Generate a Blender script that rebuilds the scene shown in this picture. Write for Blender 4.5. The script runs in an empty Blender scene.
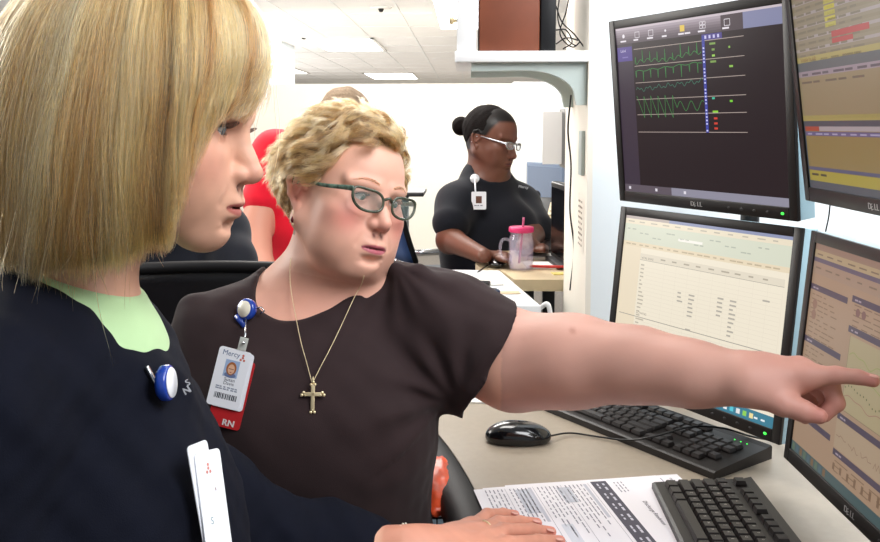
import bpy, bmesh, math, random
import numpy as np
from mathutils import Vector, Matrix
random.seed(4); RNG = np.random.default_rng(11)
SC = bpy.context.scene
COL = SC.collection
PI = math.pi
def V(*a): return np.array(a, float)
def nrm(a): a = np.asarray(a, float); return a/np.linalg.norm(a)

# ------------------------------------------------------------------ camera
FPX, PX0, PY0 = 850.0, 440.0, 200.0
PT, YW = math.radians(5), math.radians(1.8)
CF = V(-math.sin(YW)*math.cos(PT), math.cos(YW)*math.cos(PT), -math.sin(PT))
CR = V(math.cos(YW), math.sin(YW), 0)
CU = np.cross(CR, CF)
CC = V(0, 0, 1.3)
def P(px, py, Z): return CC + Z*(CF + (px-PX0)/FPX*CR + (PY0-py)/FPX*CU)
def H(px, py, z=0.75):                       # where the sight line meets a level surface
    d = CF + (px-PX0)/FPX*CR + (PY0-py)/FPX*CU
    return CC + d*((z-CC[2])/d[2])
def CV(x, y, z): return x*CR + y*CU - z*CF   # vector: right, up, towards viewer
cam = bpy.data.cameras.new('camera'); camo = bpy.data.objects.new('camera', cam); COL.objects.link(camo)
cam.sensor_width = 36; cam.lens = 36*FPX/880; cam.shift_y = -71/880; cam.clip_start = 0.02
camo.matrix_world = Matrix(((CR[0], CU[0], -CF[0], 0), (CR[1], CU[1], -CF[1], 0), (CR[2], CU[2], -CF[2], 1.3), (0, 0, 0, 1)))
SC.camera = camo
vs = SC.view_settings; vs.view_transform = 'Standard'; vs.look = 'None'; vs.gamma = 1; vs.use_curve_mapping = False; vs.exposure = 0.0

# ------------------------------------------------------------------ materials
def srgb(h):
    if isinstance(h, str):
        c = [int(h[i:i+2], 16)/255 for i in (0, 2, 4)]
    else: c = h
    return tuple((x/12.92 if x <= .04045 else ((x+.055)/1.055)**2.4) for x in c)
MATS = {}
def mat(name, col, rough=.5, metal=0, bump=0, bscale=200, spec=.5, attr=False, sheen=0, sss=0, emit=0, var=0, vscale=8, coat=0,
        trans=0, alpha=1, aniso=None, ior=1.45, bdist=.001):
    if name in MATS: return MATS[name]
    m = bpy.data.materials.new(name); m.use_nodes = True; nt = m.node_tree; N = nt.nodes; L = nt.links
    b = N['Principled BSDF']; c = srgb(col)
    b.inputs['Base Color'].default_value = (*c, 1); b.inputs['Roughness'].default_value = rough; b.inputs['Metallic'].default_value = metal
    b.inputs['Specular IOR Level'].default_value = spec; b.inputs['IOR'].default_value = ior
    b.inputs['Sheen Weight'].default_value = sheen; b.inputs['Coat Weight'].default_value = coat
    b.inputs['Transmission Weight'].default_value = trans; b.inputs['Alpha'].default_value = alpha
    if sss:
        b.inputs['Subsurface Weight'].default_value = sss; b.inputs['Subsurface Radius'].default_value = (1, .35, .2); b.inputs['Subsurface Scale'].default_value = .006
    src = None
    tc = N.new('ShaderNodeTexCoord')
    if attr:
        at = N.new('ShaderNodeAttribute'); at.attribute_name = 'Col'; src = at.outputs['Color']
    if var:
        nz = N.new('ShaderNodeTexNoise'); nz.inputs['Scale'].default_value = vscale; nz.inputs['Detail'].default_value = 5
        L.new(tc.outputs['Object'], nz.inputs['Vector'])
        mr = N.new('ShaderNodeMapRange'); mr.inputs['From Min'].default_value = .3; mr.inputs['From Max'].default_value = .7
        mr.inputs['To Min'].default_value = 1-var; mr.inputs['To Max'].default_value = 1+var; L.new(nz.outputs['Fac'], mr.inputs['Value'])
        mx = N.new('ShaderNodeVectorMath'); mx.operation = 'SCALE'
        if src: L.new(src, mx.inputs[0])
        else: mx.inputs[0].default_value = c
        L.new(mr.outputs['Result'], mx.inputs['Scale']); src = mx.outputs['Vector']
    if src and not name.startswith('screen_'): L.new(src, b.inputs['Base Color'])
    if emit:
        if name.startswith('screen_') and src: b.inputs['Base Color'].default_value = (.02, .02, .02, 1)
        b.inputs['Emission Strength'].default_value = emit
        if src: L.new(src, b.inputs['Emission Color'])
        else: b.inputs['Emission Color'].default_value = (*c, 1)
    if bump:
        nz = N.new('ShaderNodeTexNoise'); nz.inputs['Scale'].default_value = bscale; nz.inputs['Detail'].default_value = 4
        L.new(tc.outputs['Object'], nz.inputs['Vector'])
        bp = N.new('ShaderNodeBump'); bp.inputs['Strength'].default_value = bump; bp.inputs['Distance'].default_value = bdist
        L.new(nz.outputs['Fac'], bp.inputs['Height']); L.new(bp.outputs['Normal'], b.inputs['Normal'])
    MATS[name] = m
    return m
def hair_mat(name, rough=.35):
    m = bpy.data.materials.new(name); m.use_nodes = True; nt = m.node_tree; N = nt.nodes; L = nt.links
    for n in list(N): N.remove(n)
    out = N.new('ShaderNodeOutputMaterial'); h = N.new('ShaderNodeBsdfHairPrincipled'); h.parametrization = 'COLOR'
    at = N.new('ShaderNodeAttribute'); at.attribute_name = 'tint'
    h.inputs['Roughness'].default_value = rough; h.inputs['Radial Roughness'].default_value = .4; h.inputs['Random Roughness'].default_value = .2
    L.new(at.outputs['Color'], h.inputs['Color']); L.new(h.outputs[0], out.inputs['Surface'])
    return m

# ------------------------------------------------------------------ object helpers
def tag(o, label=None, cat=None, group=None, kind=None):
    for k, v in (('label', label), ('category', cat), ('group', group), ('kind', kind)):
        if v: o[k] = v
    return o
def empty(name, loc, label, cat, group=None):
    o = bpy.data.objects.new(name, None); COL.objects.link(o); o.location = tuple(loc); o.empty_display_size = .05
    return tag(o, label, cat, group)
def link(name, me, parent=None, m=None, smooth=None):
    o = bpy.data.objects.new(name, me); COL.objects.link(o)
    if m is not None:
        me.materials.clear()
        for x in (m if isinstance(m, (list, tuple)) else [m]): me.materials.append(x)
    if smooth is not None:
        me.polygons.foreach_set('use_smooth', [smooth]*len(me.polygons))
    if parent is not None: o.parent = parent
    return o
def wpos(o):
    p = np.array(o.location[:])
    return p if o.parent is None else p + wpos(o.parent)
class MB:
    """collects world-space geometry; build() writes one mesh object, local to its parent"""
    def __init__(s): s.v = []; s.f = []; s.mi = []; s.sm = []
    def add(s, vs, fs, mi=0, smooth=False):
        o = len(s.v); s.v += [tuple(map(float, x)) for x in vs]; s.f += [tuple(i+o for i in f) for f in fs]
        s.mi += [mi]*len(fs); s.sm += [smooth]*len(fs); return s
    def box(s, c, size, R=None, bev=0, mi=0):
        bm = bmesh.new(); bmesh.ops.create_cube(bm, size=1)
        for v in bm.verts: v.co = Vector([v.co[i]*size[i] for i in range(3)])
        if bev: bmesh.ops.bevel(bm, geom=bm.edges[:], offset=bev, segments=3, affect='EDGES', profile=.5)
        vs = np.array([v.co[:] for v in bm.verts]); R = np.eye(3) if R is None else np.asarray(R, float)
        s.add(vs@R.T+np.asarray(c), [[v.index for v in f.verts] for f in bm.faces], mi, bool(bev)); bm.free(); return s
    def prism(s, poly, z0, z1, R=None, c=(0, 0, 0), mi=0, bev=0):
        """polygon in local xy, extruded local z0..z1, by frame R (columns) and c"""
        bm = bmesh.new(); vs = [bm.verts.new((x, y, z0)) for x, y in poly]; f = bm.faces.new(vs)
        r = bmesh.ops.extrude_face_region(bm, geom=[f])
        for g in r['geom']:
            if isinstance(g, bmesh.types.BMVert): g.co.z = z1
        if bev:
            ed = [e for e in bm.edges if abs(e.verts[0].co.z-e.verts[1].co.z) < 1e-9]
            bmesh.ops.bevel(bm, geom=ed, offset=bev, segments=3, affect='EDGES', profile=.5)
        bmesh.ops.recalc_face_normals(bm, faces=bm.faces[:]); bm.verts.index_update()
        a = np.array([v.co[:] for v in bm.verts]); R = np.eye(3) if R is None else np.asarray(R, float)
        s.add(a@R.T+np.asarray(c), [[v.index for v in f.verts] for f in bm.faces], mi, False); bm.free(); return s
    def tube(s, pts, r, n=10, mi=0, cap=True, closed=False, flat=None):
        pts = [np.asarray(p, float) for p in pts]; m = len(pts); rs = list(r) if hasattr(r, '__len__') else [r]*m
        T = []
        for i in range(m):
            a = pts[(i-1) % m] if (closed or i > 0) else pts[i]; b = pts[(i+1) % m] if (closed or i < m-1) else pts[i]
            T.append(nrm(b-a))
        u = np.cross(T[0], (0, 0, 1)); u = nrm(u) if np.linalg.norm(u) > 1e-3 else V(1, 0, 0)
        vs = []
        for i in range(m):
            u = u-T[i]*np.dot(u, T[i]); u = nrm(u); w = np.cross(T[i], u)
            for k in range(n):
                a = 2*PI*k/n; vs.append(pts[i]+rs[i]*(math.cos(a)*u*(flat or 1)+math.sin(a)*w))
        fs = []
        for i in range(m if closed else m-1):
            j = (i+1) % m
            for k in range(n): fs.append((i*n+k, i*n+(k+1) % n, j*n+(k+1) % n, j*n+k))
        if cap and not closed: fs += [tuple(range(n))[::-1], tuple(range((m-1)*n, m*n))]
        return s.add(vs, fs, mi, True)
    def lathe(s, prof, c=(0, 0, 0), R=None, n=32, mi=0):
        R = np.eye(3) if R is None else np.asarray(R, float); vs = []; fs = []; m = len(prof)
        for (r, z) in prof:
            for k in range(n): a = 2*PI*k/n; vs.append((max(r, 1e-5)*math.cos(a), max(r, 1e-5)*math.sin(a), z))
        for i in range(m-1):
            for k in range(n): fs.append((i*n+k, i*n+(k+1) % n, (i+1)*n+(k+1) % n, (i+1)*n+k))
        return s.add(np.array(vs)@R.T+np.asarray(c), fs, mi, True)
    def ball(s, c, r, R=None, mi=0, n=20):
        r = r if hasattr(r, '__len__') else (r, r, r)
        bm = bmesh.new(); bmesh.ops.create_uvsphere(bm, u_segments=n, v_segments=n//2+2, radius=1)
        a = np.array([v.co[:] for v in bm.verts])*np.array(r); R = np.eye(3) if R is None else np.asarray(R, float)
        s.add(a@R.T+np.asarray(c), [[v.index for v in f.verts] for f in bm.faces], mi, True); bm.free(); return s
    def build(s, name, m, parent=None, origin=None):
        o0 = wpos(parent) if parent is not None else np.asarray(origin if origin is not None else np.mean(s.v, 0), float)
        me = bpy.data.meshes.new(name); me.from_pydata([tuple(np.array(v)-o0) for v in s.v], [], s.f); me.update()
        ms = m if isinstance(m, (list, tuple)) else [m]
        for x in ms: me.materials.append(x)
        me.polygons.foreach_set('material_index', s.mi); me.polygons.foreach_set('use_smooth', s.sm)
        o = bpy.data.objects.new(name, me); COL.objects.link(o)
        if parent is not None: o.parent = parent
        else: o.location = tuple(o0)
        return o
def frame(r, n=None, up=None):
    return np.array([r, n, up]).T
def rotz(a): c, s = math.cos(a), math.sin(a); return np.array([[c, -s, 0], [s, c, 0], [0, 0, 1]])
def cat_rom(pts, n):
    pts = np.asarray(pts, float); q = np.vstack([2*pts[0]-pts[1], pts, 2*pts[-1]-pts[-2]]); m = len(pts)-1
    t = np.linspace(0, m-1e-9, n); i = t.astype(int); f = (t-i)[:, None]
    a, b, c, d = q[i], q[i+1], q[i+2], q[i+3]
    return .5*((2*b)+(-a+c)*f+(2*a-5*b+4*c-d)*f**2+(-a+3*b-3*c+d)*f**3)

# flat artwork on real flat things (screens, paper, badges): many small coloured shapes in ONE mesh
_TX = {}
def text2d(txt):
    if txt not in _TX:
        cu = bpy.data.curves.new('t', 'FONT'); cu.body = txt; cu.size = 1; cu.resolution_u = 3
        o = bpy.data.objects.new('t', cu); COL.objects.link(o); bpy.context.view_layer.update()
        me = bpy.data.meshes.new_from_object(o.evaluated_get(bpy.context.evaluated_depsgraph_get()))
        _TX[txt] = (np.array([v.co[:2] for v in me.vertices]).reshape(-1, 2), [tuple(p.vertices) for p in me.polygons])
        bpy.data.objects.remove(o); bpy.data.curves.remove(cu); bpy.data.meshes.remove(me)
    return _TX[txt]
class Art:
    def __init__(s): s.v = []; s.f = []; s.c = []
    def poly(s, pts, col, l=1):
        o = len(s.v); s.v += [(x, y, l) for x, y in pts]; s.f.append(tuple(range(o, o+len(pts)))); s.c += [(*srgb(col), 1)]*len(pts)
    def rect(s, x0, y0, x1, y1, col, l=1): s.poly([(x0, y0), (x1, y0), (x1, y1), (x0, y1)], col, l)
    def line(s, pts, w, col, l=2):
        for (a, b) in zip(pts[:-1], pts[1:]):
            a = np.array(a); b = np.array(b); d = b-a; n = np.array([-d[1], d[0]]); n = n/max(np.linalg.norm(n), 1e-9)*w/2
            s.poly([a-n, b-n, b+n, a+n], col, l)
    def disc(s, x, y, r, col, l=2, ry=None):
        s.poly([(x+r*math.cos(k*PI/10), y+(ry or r)*math.sin(k*PI/10)) for k in range(20)], col, l)
    def text(s, txt, x, y, h, col, l=3, rot=0, width=None, bold=0):
        v, f = text2d(txt)
        if not len(v): return
        v = v-v.min(0); sc = h/.72; w = v[:, 0].max()*sc; sx = sc if width is None else sc*width/w
        q = v*np.array([sx, sc]); c, sn = math.cos(rot), math.sin(rot)
        for dx in ((0,) if not bold else (-bold, 0, bold)):
            qq = q+np.array([dx, 0])
            qq = np.stack([qq[:, 0]*c-qq[:, 1]*sn+x, qq[:, 0]*sn+qq[:, 1]*c+y], 1)
            o = len(s.v); s.v += [(a, b, l) for a, b in qq]; s.f += [tuple(i+o for i in g) for g in f]; s.c += [(*srgb(col), 1)]*len(qq)
    def scribble(s, x, y, w, h, col, l=2, words=3):           # unreadably small words
        xx = x
        for k in range(words):
            ww = w/words*random.uniform(.5, .92); s.rect(xx, y, xx+ww, y+h, col, l); xx += w/words
    def build(s, name, m, org, R, parent=None, step=.00012, warp=None, doc=None):
        """org = world point of (0,0); R columns = x axis, y axis, outward normal"""
        a = np.array(s.v); a[:, 2] *= step
        if warp is not None: a = warp(a)
        w = a@np.asarray(R).T+np.asarray(org)
        o0 = wpos(parent) if parent is not None else w.mean(0)
        me = bpy.data.meshes.new(name); me.from_pydata((w-o0).tolist(), [], s.f); me.update()
        at = me.color_attributes.new('Col', 'FLOAT_COLOR', 'POINT'); at.data.foreach_set('color', np.array(s.c).ravel())
        me.materials.append(m); o = bpy.data.objects.new(name, me); COL.objects.link(o)
        if parent is not None: o.parent = parent
        else: o.location = tuple(o0)
        return o

# ------------------------------------------------------------------ sculpting with distance fields
class Fr:                                     # local frame: x forward, y left, z up
    def __init__(s, o, fwd, up, sc=1.0):
        s.o = np.asarray(o, float); x = nrm(fwd); z = nrm(np.asarray(up)-x*np.dot(up, x)); y = np.cross(z, x)
        s.R = np.stack([x, y, z], 1); s.sc = sc
    def p(s, a): return s.o+s.R@(np.asarray(a, float)*s.sc)
    def d(s, a): return s.R@np.asarray(a, float)
    def inv(s, q): return (np.asarray(q)-s.o)@s.R/s.sc
class SD:
    def __init__(s): s.ops = []; s.disp = None
    def cone(s, a, b, ra, rb, k=.02, op='u'):
        a = np.asarray(a, float); b = np.asarray(b, float)
        s.ops.append(('c', op, k, (a, b, ra, rb), (a+b)/2, np.linalg.norm(b-a)/2+max(ra, rb))); return s
    def chain(s, pts, rs, k=.01, k0=None):
        for i in range(len(pts)-1): s.cone(pts[i], pts[i+1], rs[i], rs[i+1], (k0 if (i == 0 and k0) else k))
        return s
    def ell(s, c, r, R=None, k=.02, op='u'):
        r = np.asarray(r, float); s.ops.append(('e', op, k, (np.asarray(c, float), r, None if R is None else np.asarray(R, float)), np.asarray(c, float), r.max())); return s
    def le(s, fr, c, r, k=.02, op='u', rot=None):
        R = fr.R if rot is None else fr.R@rot
        return s.ell(fr.p(c), np.asarray(r)*fr.sc, R, k*fr.sc, op)
    def lc(s, fr, a, b, ra, rb, k=.02, op='u'): return s.cone(fr.p(a), fr.p(b), ra*fr.sc, rb*fr.sc, k*fr.sc, op)
    def plane(s, c, n, k=.005):                # removes the side n points to
        s.ops.append(('p', 's', k, (np.asarray(c, float), nrm(n)), np.asarray(c, float), 1e9)); return s
    def opening(s, px, Z, k=.005):             # neckline drawn in the plane Z metres ahead
        o = P(PX0, PY0, Z); poly = np.array([((x-PX0)/FPX*Z, (PY0-y)/FPX*Z) for x, y in px]); poly = cat_rom(poly, len(poly)*4)
        s.ops.append(('g', 's', k, (poly, o, CR, CU), o, 1e9)); return s
    def slab(s, c, n, w, k=.004, rad=1e9):     # not used for solids, only to carve creases
        s.ops.append(('l', 's', k, (np.asarray(c, float), nrm(n), w, rad), np.asarray(c, float), rad)); return s
    @staticmethod
    def prim(kind, a, p):
        if kind == 'c':
            A, B, ra, rb = a; ab = B-A; q = p-A; t = np.clip(q@ab/max(ab@ab, 1e-12), 0, 1)
            return np.sqrt(((q-t[:, None]*ab)**2).sum(1))-(ra+(rb-ra)*t)
        if kind == 'e':
            c, r, R = a; q = p-c
            if R is not None: q = q@R
            k0 = np.sqrt(((q/r)**2).sum(1)); k1 = np.sqrt(((q/(r*r))**2).sum(1))
            return k0*(k0-1)/np.maximum(k1, 1e-9)
        if kind == 'p': return -((p-a[0])@a[1])
        if kind == 'g':                          # outline cut straight through the cloth
            poly, o, ex, ey = a; q = p-o; q = np.stack([q@ex, q@ey], 1); n = len(poly); d = np.full(len(q), 1e9); sg = np.ones(len(q))
            for i in range(n):
                A = poly[i]; B = poly[i-1]; e = B-A; w = q-A; t = np.clip(w@e/(e@e), 0, 1); b = w-t[:, None]*e; d = np.minimum(d, (b*b).sum(1))
                c1 = q[:, 1] >= A[1]; c2 = q[:, 1] < B[1]; c3 = e[0]*w[:, 1] > e[1]*w[:, 0]
                fl = (c1 & c2 & c3) | (~c1 & ~c2 & ~c3); sg[fl] *= -1
            return sg*np.sqrt(d)
    def ev(s, p, ops=None):
        d = np.full(len(p), 1.0)
        for (kind, op, k, a, bc, br) in (s.ops if ops is None else ops):
            e = s.prim(kind, a, p)
            if op == 'u':
                h = np.maximum(k-np.abs(d-e), 0)/k if k > 0 else 0; d = np.minimum(d, e)-h*h*k*.25
            else:
                h = np.maximum(k-np.abs(d+e), 0)/k if k > 0 else 0; d = np.maximum(d, -e)+h*h*k*.25
        if s.disp is not None:
            m = np.abs(d) < .05
            if m.any(): d[m] += s.disp(p[m])
        return d
    def grid(s, lo, hi, h):
        lo = np.asarray(lo, float); hi = np.asarray(hi, float); B = 8
        nb = np.ceil((hi-lo)/h/B).astype(int); n = nb*B
        bi = np.stack(np.meshgrid(*[np.arange(k) for k in nb], indexing='ij'), -1).reshape(-1, 3)
        ctr = lo+(bi*B+(B-1)/2)*h; fc = s.ev(ctr)
        Vv = np.repeat(np.repeat(np.repeat(fc.reshape(nb), B, 0), B, 1), B, 2).astype(np.float32)
        act = np.abs(fc) < B*h*.87*1.5+.004
        off = np.stack(np.meshgrid(*[np.arange(B)]*3, indexing='ij'), -1).reshape(-1, 3)
        ab = bi[act]; sb = ab//3; key = (sb[:, 0]*4096+sb[:, 1])*4096+sb[:, 2]; order = np.argsort(key, kind='stable'); ab = ab[order]; key = key[order]
        cuts = np.flatnonzero(np.diff(key))+1
        for g in np.split(ab, cuts):
            if not len(g): continue
            idx = (g[:, None, :]*B+off[None]).reshape(-1, 3); pts = lo+idx*h
            c = (pts.min(0)+pts.max(0))/2; rr = np.linalg.norm(pts.max(0)-pts.min(0))/2; f0 = abs(s.ev(c[None])[0])
            ops = [o for o in s.ops if np.linalg.norm(o[4]-c)-o[5] < (rr*2+f0*1.0+o[2]+.01 if o[1] == 'u' else rr+o[2]+.01)]
            Vv[idx[:, 0], idx[:, 1], idx[:, 2]] = s.ev(pts, ops)
        return Vv, lo
    def mesh(s, lo, hi, h):
        Vv, lo = s.grid(lo, hi, h); ins = Vv < 0; cnt = np.zeros(np.array(Vv.shape)-1, np.int8)
        sl = [slice(0, -1), slice(1, None)]
        for i in (0, 1):
            for j in (0, 1):
                for k in (0, 1): cnt += ins[sl[i], sl[j], sl[k]]
        cells = np.argwhere((cnt > 0) & (cnt < 8)); idm = np.full(cnt.shape, -1, np.int32); idm[tuple(cells.T)] = np.arange(len(cells))
        acc = np.zeros((len(cells), 3)); num = np.zeros(len(cells))
        for ax in range(3):
            o1, o2 = [a for a in range(3) if a != ax]
            for i in (0, 1):
                for j in (0, 1):
                    a = cells.copy(); a[:, o1] += i; a[:, o2] += j; b = a.copy(); b[:, ax] += 1
                    va = Vv[tuple(a.T)]; vb = Vv[tuple(b.T)]; m = (va < 0) != (vb < 0)
                    t = va[m]/(va[m]-vb[m]); q = a[m].astype(float); q[:, ax] += t; acc[m] += q; num[m] += 1
        verts = lo+acc/num[:, None]*h; faces = []
        for ax in range(3):
            o1, o2 = (ax+1) % 3, (ax+2) % 3; a0 = [slice(None)]*3; a1 = [slice(None)]*3; a0[ax] = slice(0, -1); a1[ax] = slice(1, None)
            E = np.argwhere(ins[tuple(a0)] != ins[tuple(a1)])
            E = E[(E[:, o1] > 0) & (E[:, o2] > 0) & (E[:, o1] < cnt.shape[o1]) & (E[:, o2] < cnt.shape[o2])]
            sg = ins[tuple(E.T)]; q = []
            for (i, j) in ((0, 0), (-1, 0), (-1, -1), (0, -1)):
                c = E.copy(); c[:, o1] += i; c[:, o2] += j; q.append(idm[tuple(c.T)])
            q = np.stack(q, 1); q[~sg] = q[~sg][:, ::-1]; faces.append(q)
        F = np.concatenate(faces); F = F[(F >= 0).all(1)]
        return verts, F
def relax(v, f, n=1, w=.5):
    e = np.concatenate([f[:, [0, 1]], f[:, [1, 2]], f[:, [2, 3]], f[:, [3, 0]]])
    e = np.concatenate([e, e[:, ::-1]])
    for _ in range(n):
        deg = np.bincount(e[:, 0], minlength=len(v)).astype(float)
        s = np.stack([np.bincount(e[:, 0], weights=v[e[:, 1], k], minlength=len(v)) for k in range(3)], 1)
        m = s/np.maximum(deg, 1)[:, None]; ok = deg >= 4; v = v.copy(); v[ok] += (m-v)[ok]*w
    return v
def np_obj(name, parts, m, parent=None, col=None, origin=None):
    vs = []; fs = []; o = 0
    for v, f in parts: vs.append(v); fs.append(f+o); o += len(v)
    v = np.concatenate(vs); f = np.concatenate(fs); o0 = wpos(parent) if parent is not None else np.asarray(origin if origin is not None else v.mean(0))
    me = bpy.data.meshes.new(name); me.vertices.add(len(v)); me.vertices.foreach_set('co', (v-o0).ravel())
    me.loops.add(f.size); me.loops.foreach_set('vertex_index', f.ravel().astype(np.int32)); me.polygons.add(len(f))
    me.polygons.foreach_set('loop_start', np.arange(0, f.size, 4, dtype=np.int32)); me.polygons.foreach_set('use_smooth', np.ones(len(f), bool))
    me.update(calc_edges=True); me.validate()
    if col is not None:
        c = np.ones((len(v), 4)); c[:, :3] = col(v); at = me.color_attributes.new('Col', 'FLOAT_COLOR', 'POINT'); at.data.foreach_set('color', c.ravel())
    me.materials.append(m); ob = bpy.data.objects.new(name, me); COL.objects.link(ob)
    if parent is not None: ob.parent = parent
    else: ob.location = tuple(o0)
    return ob
def drop(v, f, test):                           # removes the faces whose middle passes the test
    c = v[f].mean(1); f = f[~test(c)]; use = np.unique(f); mp = np.full(len(v), -1); mp[use] = np.arange(len(use))
    return v[use], mp[f]
def strands(name, pts, rad, cols, m, parent):
    """pts (N, K, 3) world; rad (N, K); cols (N, 3)"""
    N_, K, _ = pts.shape; o0 = wpos(parent); hc = bpy.data.hair_curves.new(name); hc.add_curves([K]*N_)
    hc.attributes['position'].data.foreach_set('vector', (pts-o0).astype(np.float32).ravel())
    ra = hc.attributes.get('radius') or hc.attributes.new('radius', 'FLOAT', 'POINT'); ra.data.foreach_set('value', rad.astype(np.float32).ravel())
    c4 = np.ones((N_, 4), np.float32); c4[:, :3] = cols; ta = hc.attributes.new('tint', 'FLOAT_COLOR', 'CURVE'); ta.data.foreach_set('color', c4.ravel())
    hc.materials.append(m); o = bpy.data.objects.new(name, hc); COL.objects.link(o); o.parent = parent
    return o
def wob(p, seed, f):                            # smooth pseudo-noise, vector valued
    r = np.random.default_rng(seed); out = np.zeros(p.shape)
    for k in range(4):
        A = r.normal(size=(3, 3))*f*(1+.7*k); ph = r.uniform(0, 6.28, 3); out += np.sin(p@A.T+ph)/(1+.7*k)
    return out*.5
def wob1(p, seed, f): return wob(p, seed, f)[..., 0]
M_navy = mat('navy_scrub_cloth', '080b18', .9, bump=.5, bscale=900, sheen=.0, var=.12, vscale=30, spec=.2, bdist=.0006)
M_green = mat('pale_green_knit', 'b5d3a0', .85, bump=.5, bscale=1100, sheen=.2, spec=.2)
M_brown = mat('brown_jersey', '2e2223', .88, bump=.45, bscale=1000, sheen=.05, var=.08, vscale=20, spec=.2, bdist=.0006)
M_nail = mat('fingernail', 'e2a99c', .25, coat=.3)
M_liner = mat('eyeliner', '1a1210', .6)
M_black = mat('black_plastic', '121214', .35, bump=.1, bscale=1500)
M_gold = mat('gold', 'ecdab0', .35, metal=.65)
M_silver = mat('silver_metal', 'c9ccd0', .25, metal=1)
M_white = mat('white_paint', 'eceae6', .6)
M_cream = mat('cream_enamel', 'e8e2cf', .3, coat=.3)
M_art = mat('printed', 'ffffff', .5, attr=True)
M_artg = mat('printed_gloss', 'ffffff', .2, attr=True, coat=.3)
M_blacktop = mat('black_cotton', '15171f', .8, bump=.3, bscale=500, sheen=.1, spec=.2)
M_red = mat('red_cotton', 'd3122a', .8, bump=.3, bscale=500, sheen=.2, spec=.2, var=.06, vscale=12)
M_lens = mat('lens_glass', 'f4f8f6', .03, alpha=.16, spec=.8, coat=.5)
M_black2 = mat('black_rubber', '0c0b0d', .55, spec=.4)
M_bezel = mat('bezel_black', '1a1615', .38, bump=.05, bscale=2000); M_trim = mat('monitor_side_silver_blue', 'a3c0cb', .4); M_trimdk = mat('dark_grey_plastic', '2c2b2d', .4)
M_led = mat('green_led', '3df04a', .3, emit=2.0)
M_orange = mat('orange_foil', 'd5502a', .3, var=.5, vscale=18, spec=.6)
M_mouse = mat('mouse_gloss', '0d0d10', .16, coat=.5); M_paper = mat('paper', 'ffffff', .7, attr=True); M_cabb = mat('cabinet_front_blue', 'b9d2e4', .4)
M_jar = mat('jar_plastic', 'e8e0f4', .04, alpha=.15, spec=.9, coat=.4); M_water = mat('water_tint', 'cdb8e0', .05, alpha=.17, spec=.6); M_pink = mat('pink_lid', 'd8336e', .35); M_pinks = mat('pink_straw', 'c8557f', .25, alpha=.85)
M_redpl = mat('red_plastic', 'c8302c', .35); M_yel = mat('yellow_note', 'e6d27a', .7); M_keybg = mat('beige_button', 'e8dcc4', .5); M_scrblue = mat('display_blue', '4f5f78', .25, emit=.1)
M_bluegrey = mat('blue_grey_plastic', '64748a', .45); M_chairg = mat('seat_grey', '4a4f55', .8); M_bluemesh = mat('blue_mesh', '2f4a78', .7, bump=.5, bscale=300); M_leather = mat('black_leather', '141317', .34, bump=.5, bscale=120, var=.2, vscale=12, bdist=.002)
M_blue = mat('blue_enamel', '1c3f9c', .22, coat=.5); M_card = mat('card_white', 'eef0f6', .3, coat=.3); M_redcard = mat('card_red', 'b9282c', .35, coat=.3); M_gframe = mat('green_brown_frame', '3d4436', .25, coat=.4, var=.5, vscale=90); M_teal = mat('patterned_temple', '5a7464', .3, coat=.4, var=.6, vscale=160)
M_lens_t = mat('tinted_lens', '8b9c98', .03, alpha=.15, spec=.9, coat=.6); M_garnet = mat('garnet_bead', '5c1018', .12, coat=.5)
M_clear = mat('clear_strap', 'd9dcd6', .2, alpha=.55)
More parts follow.
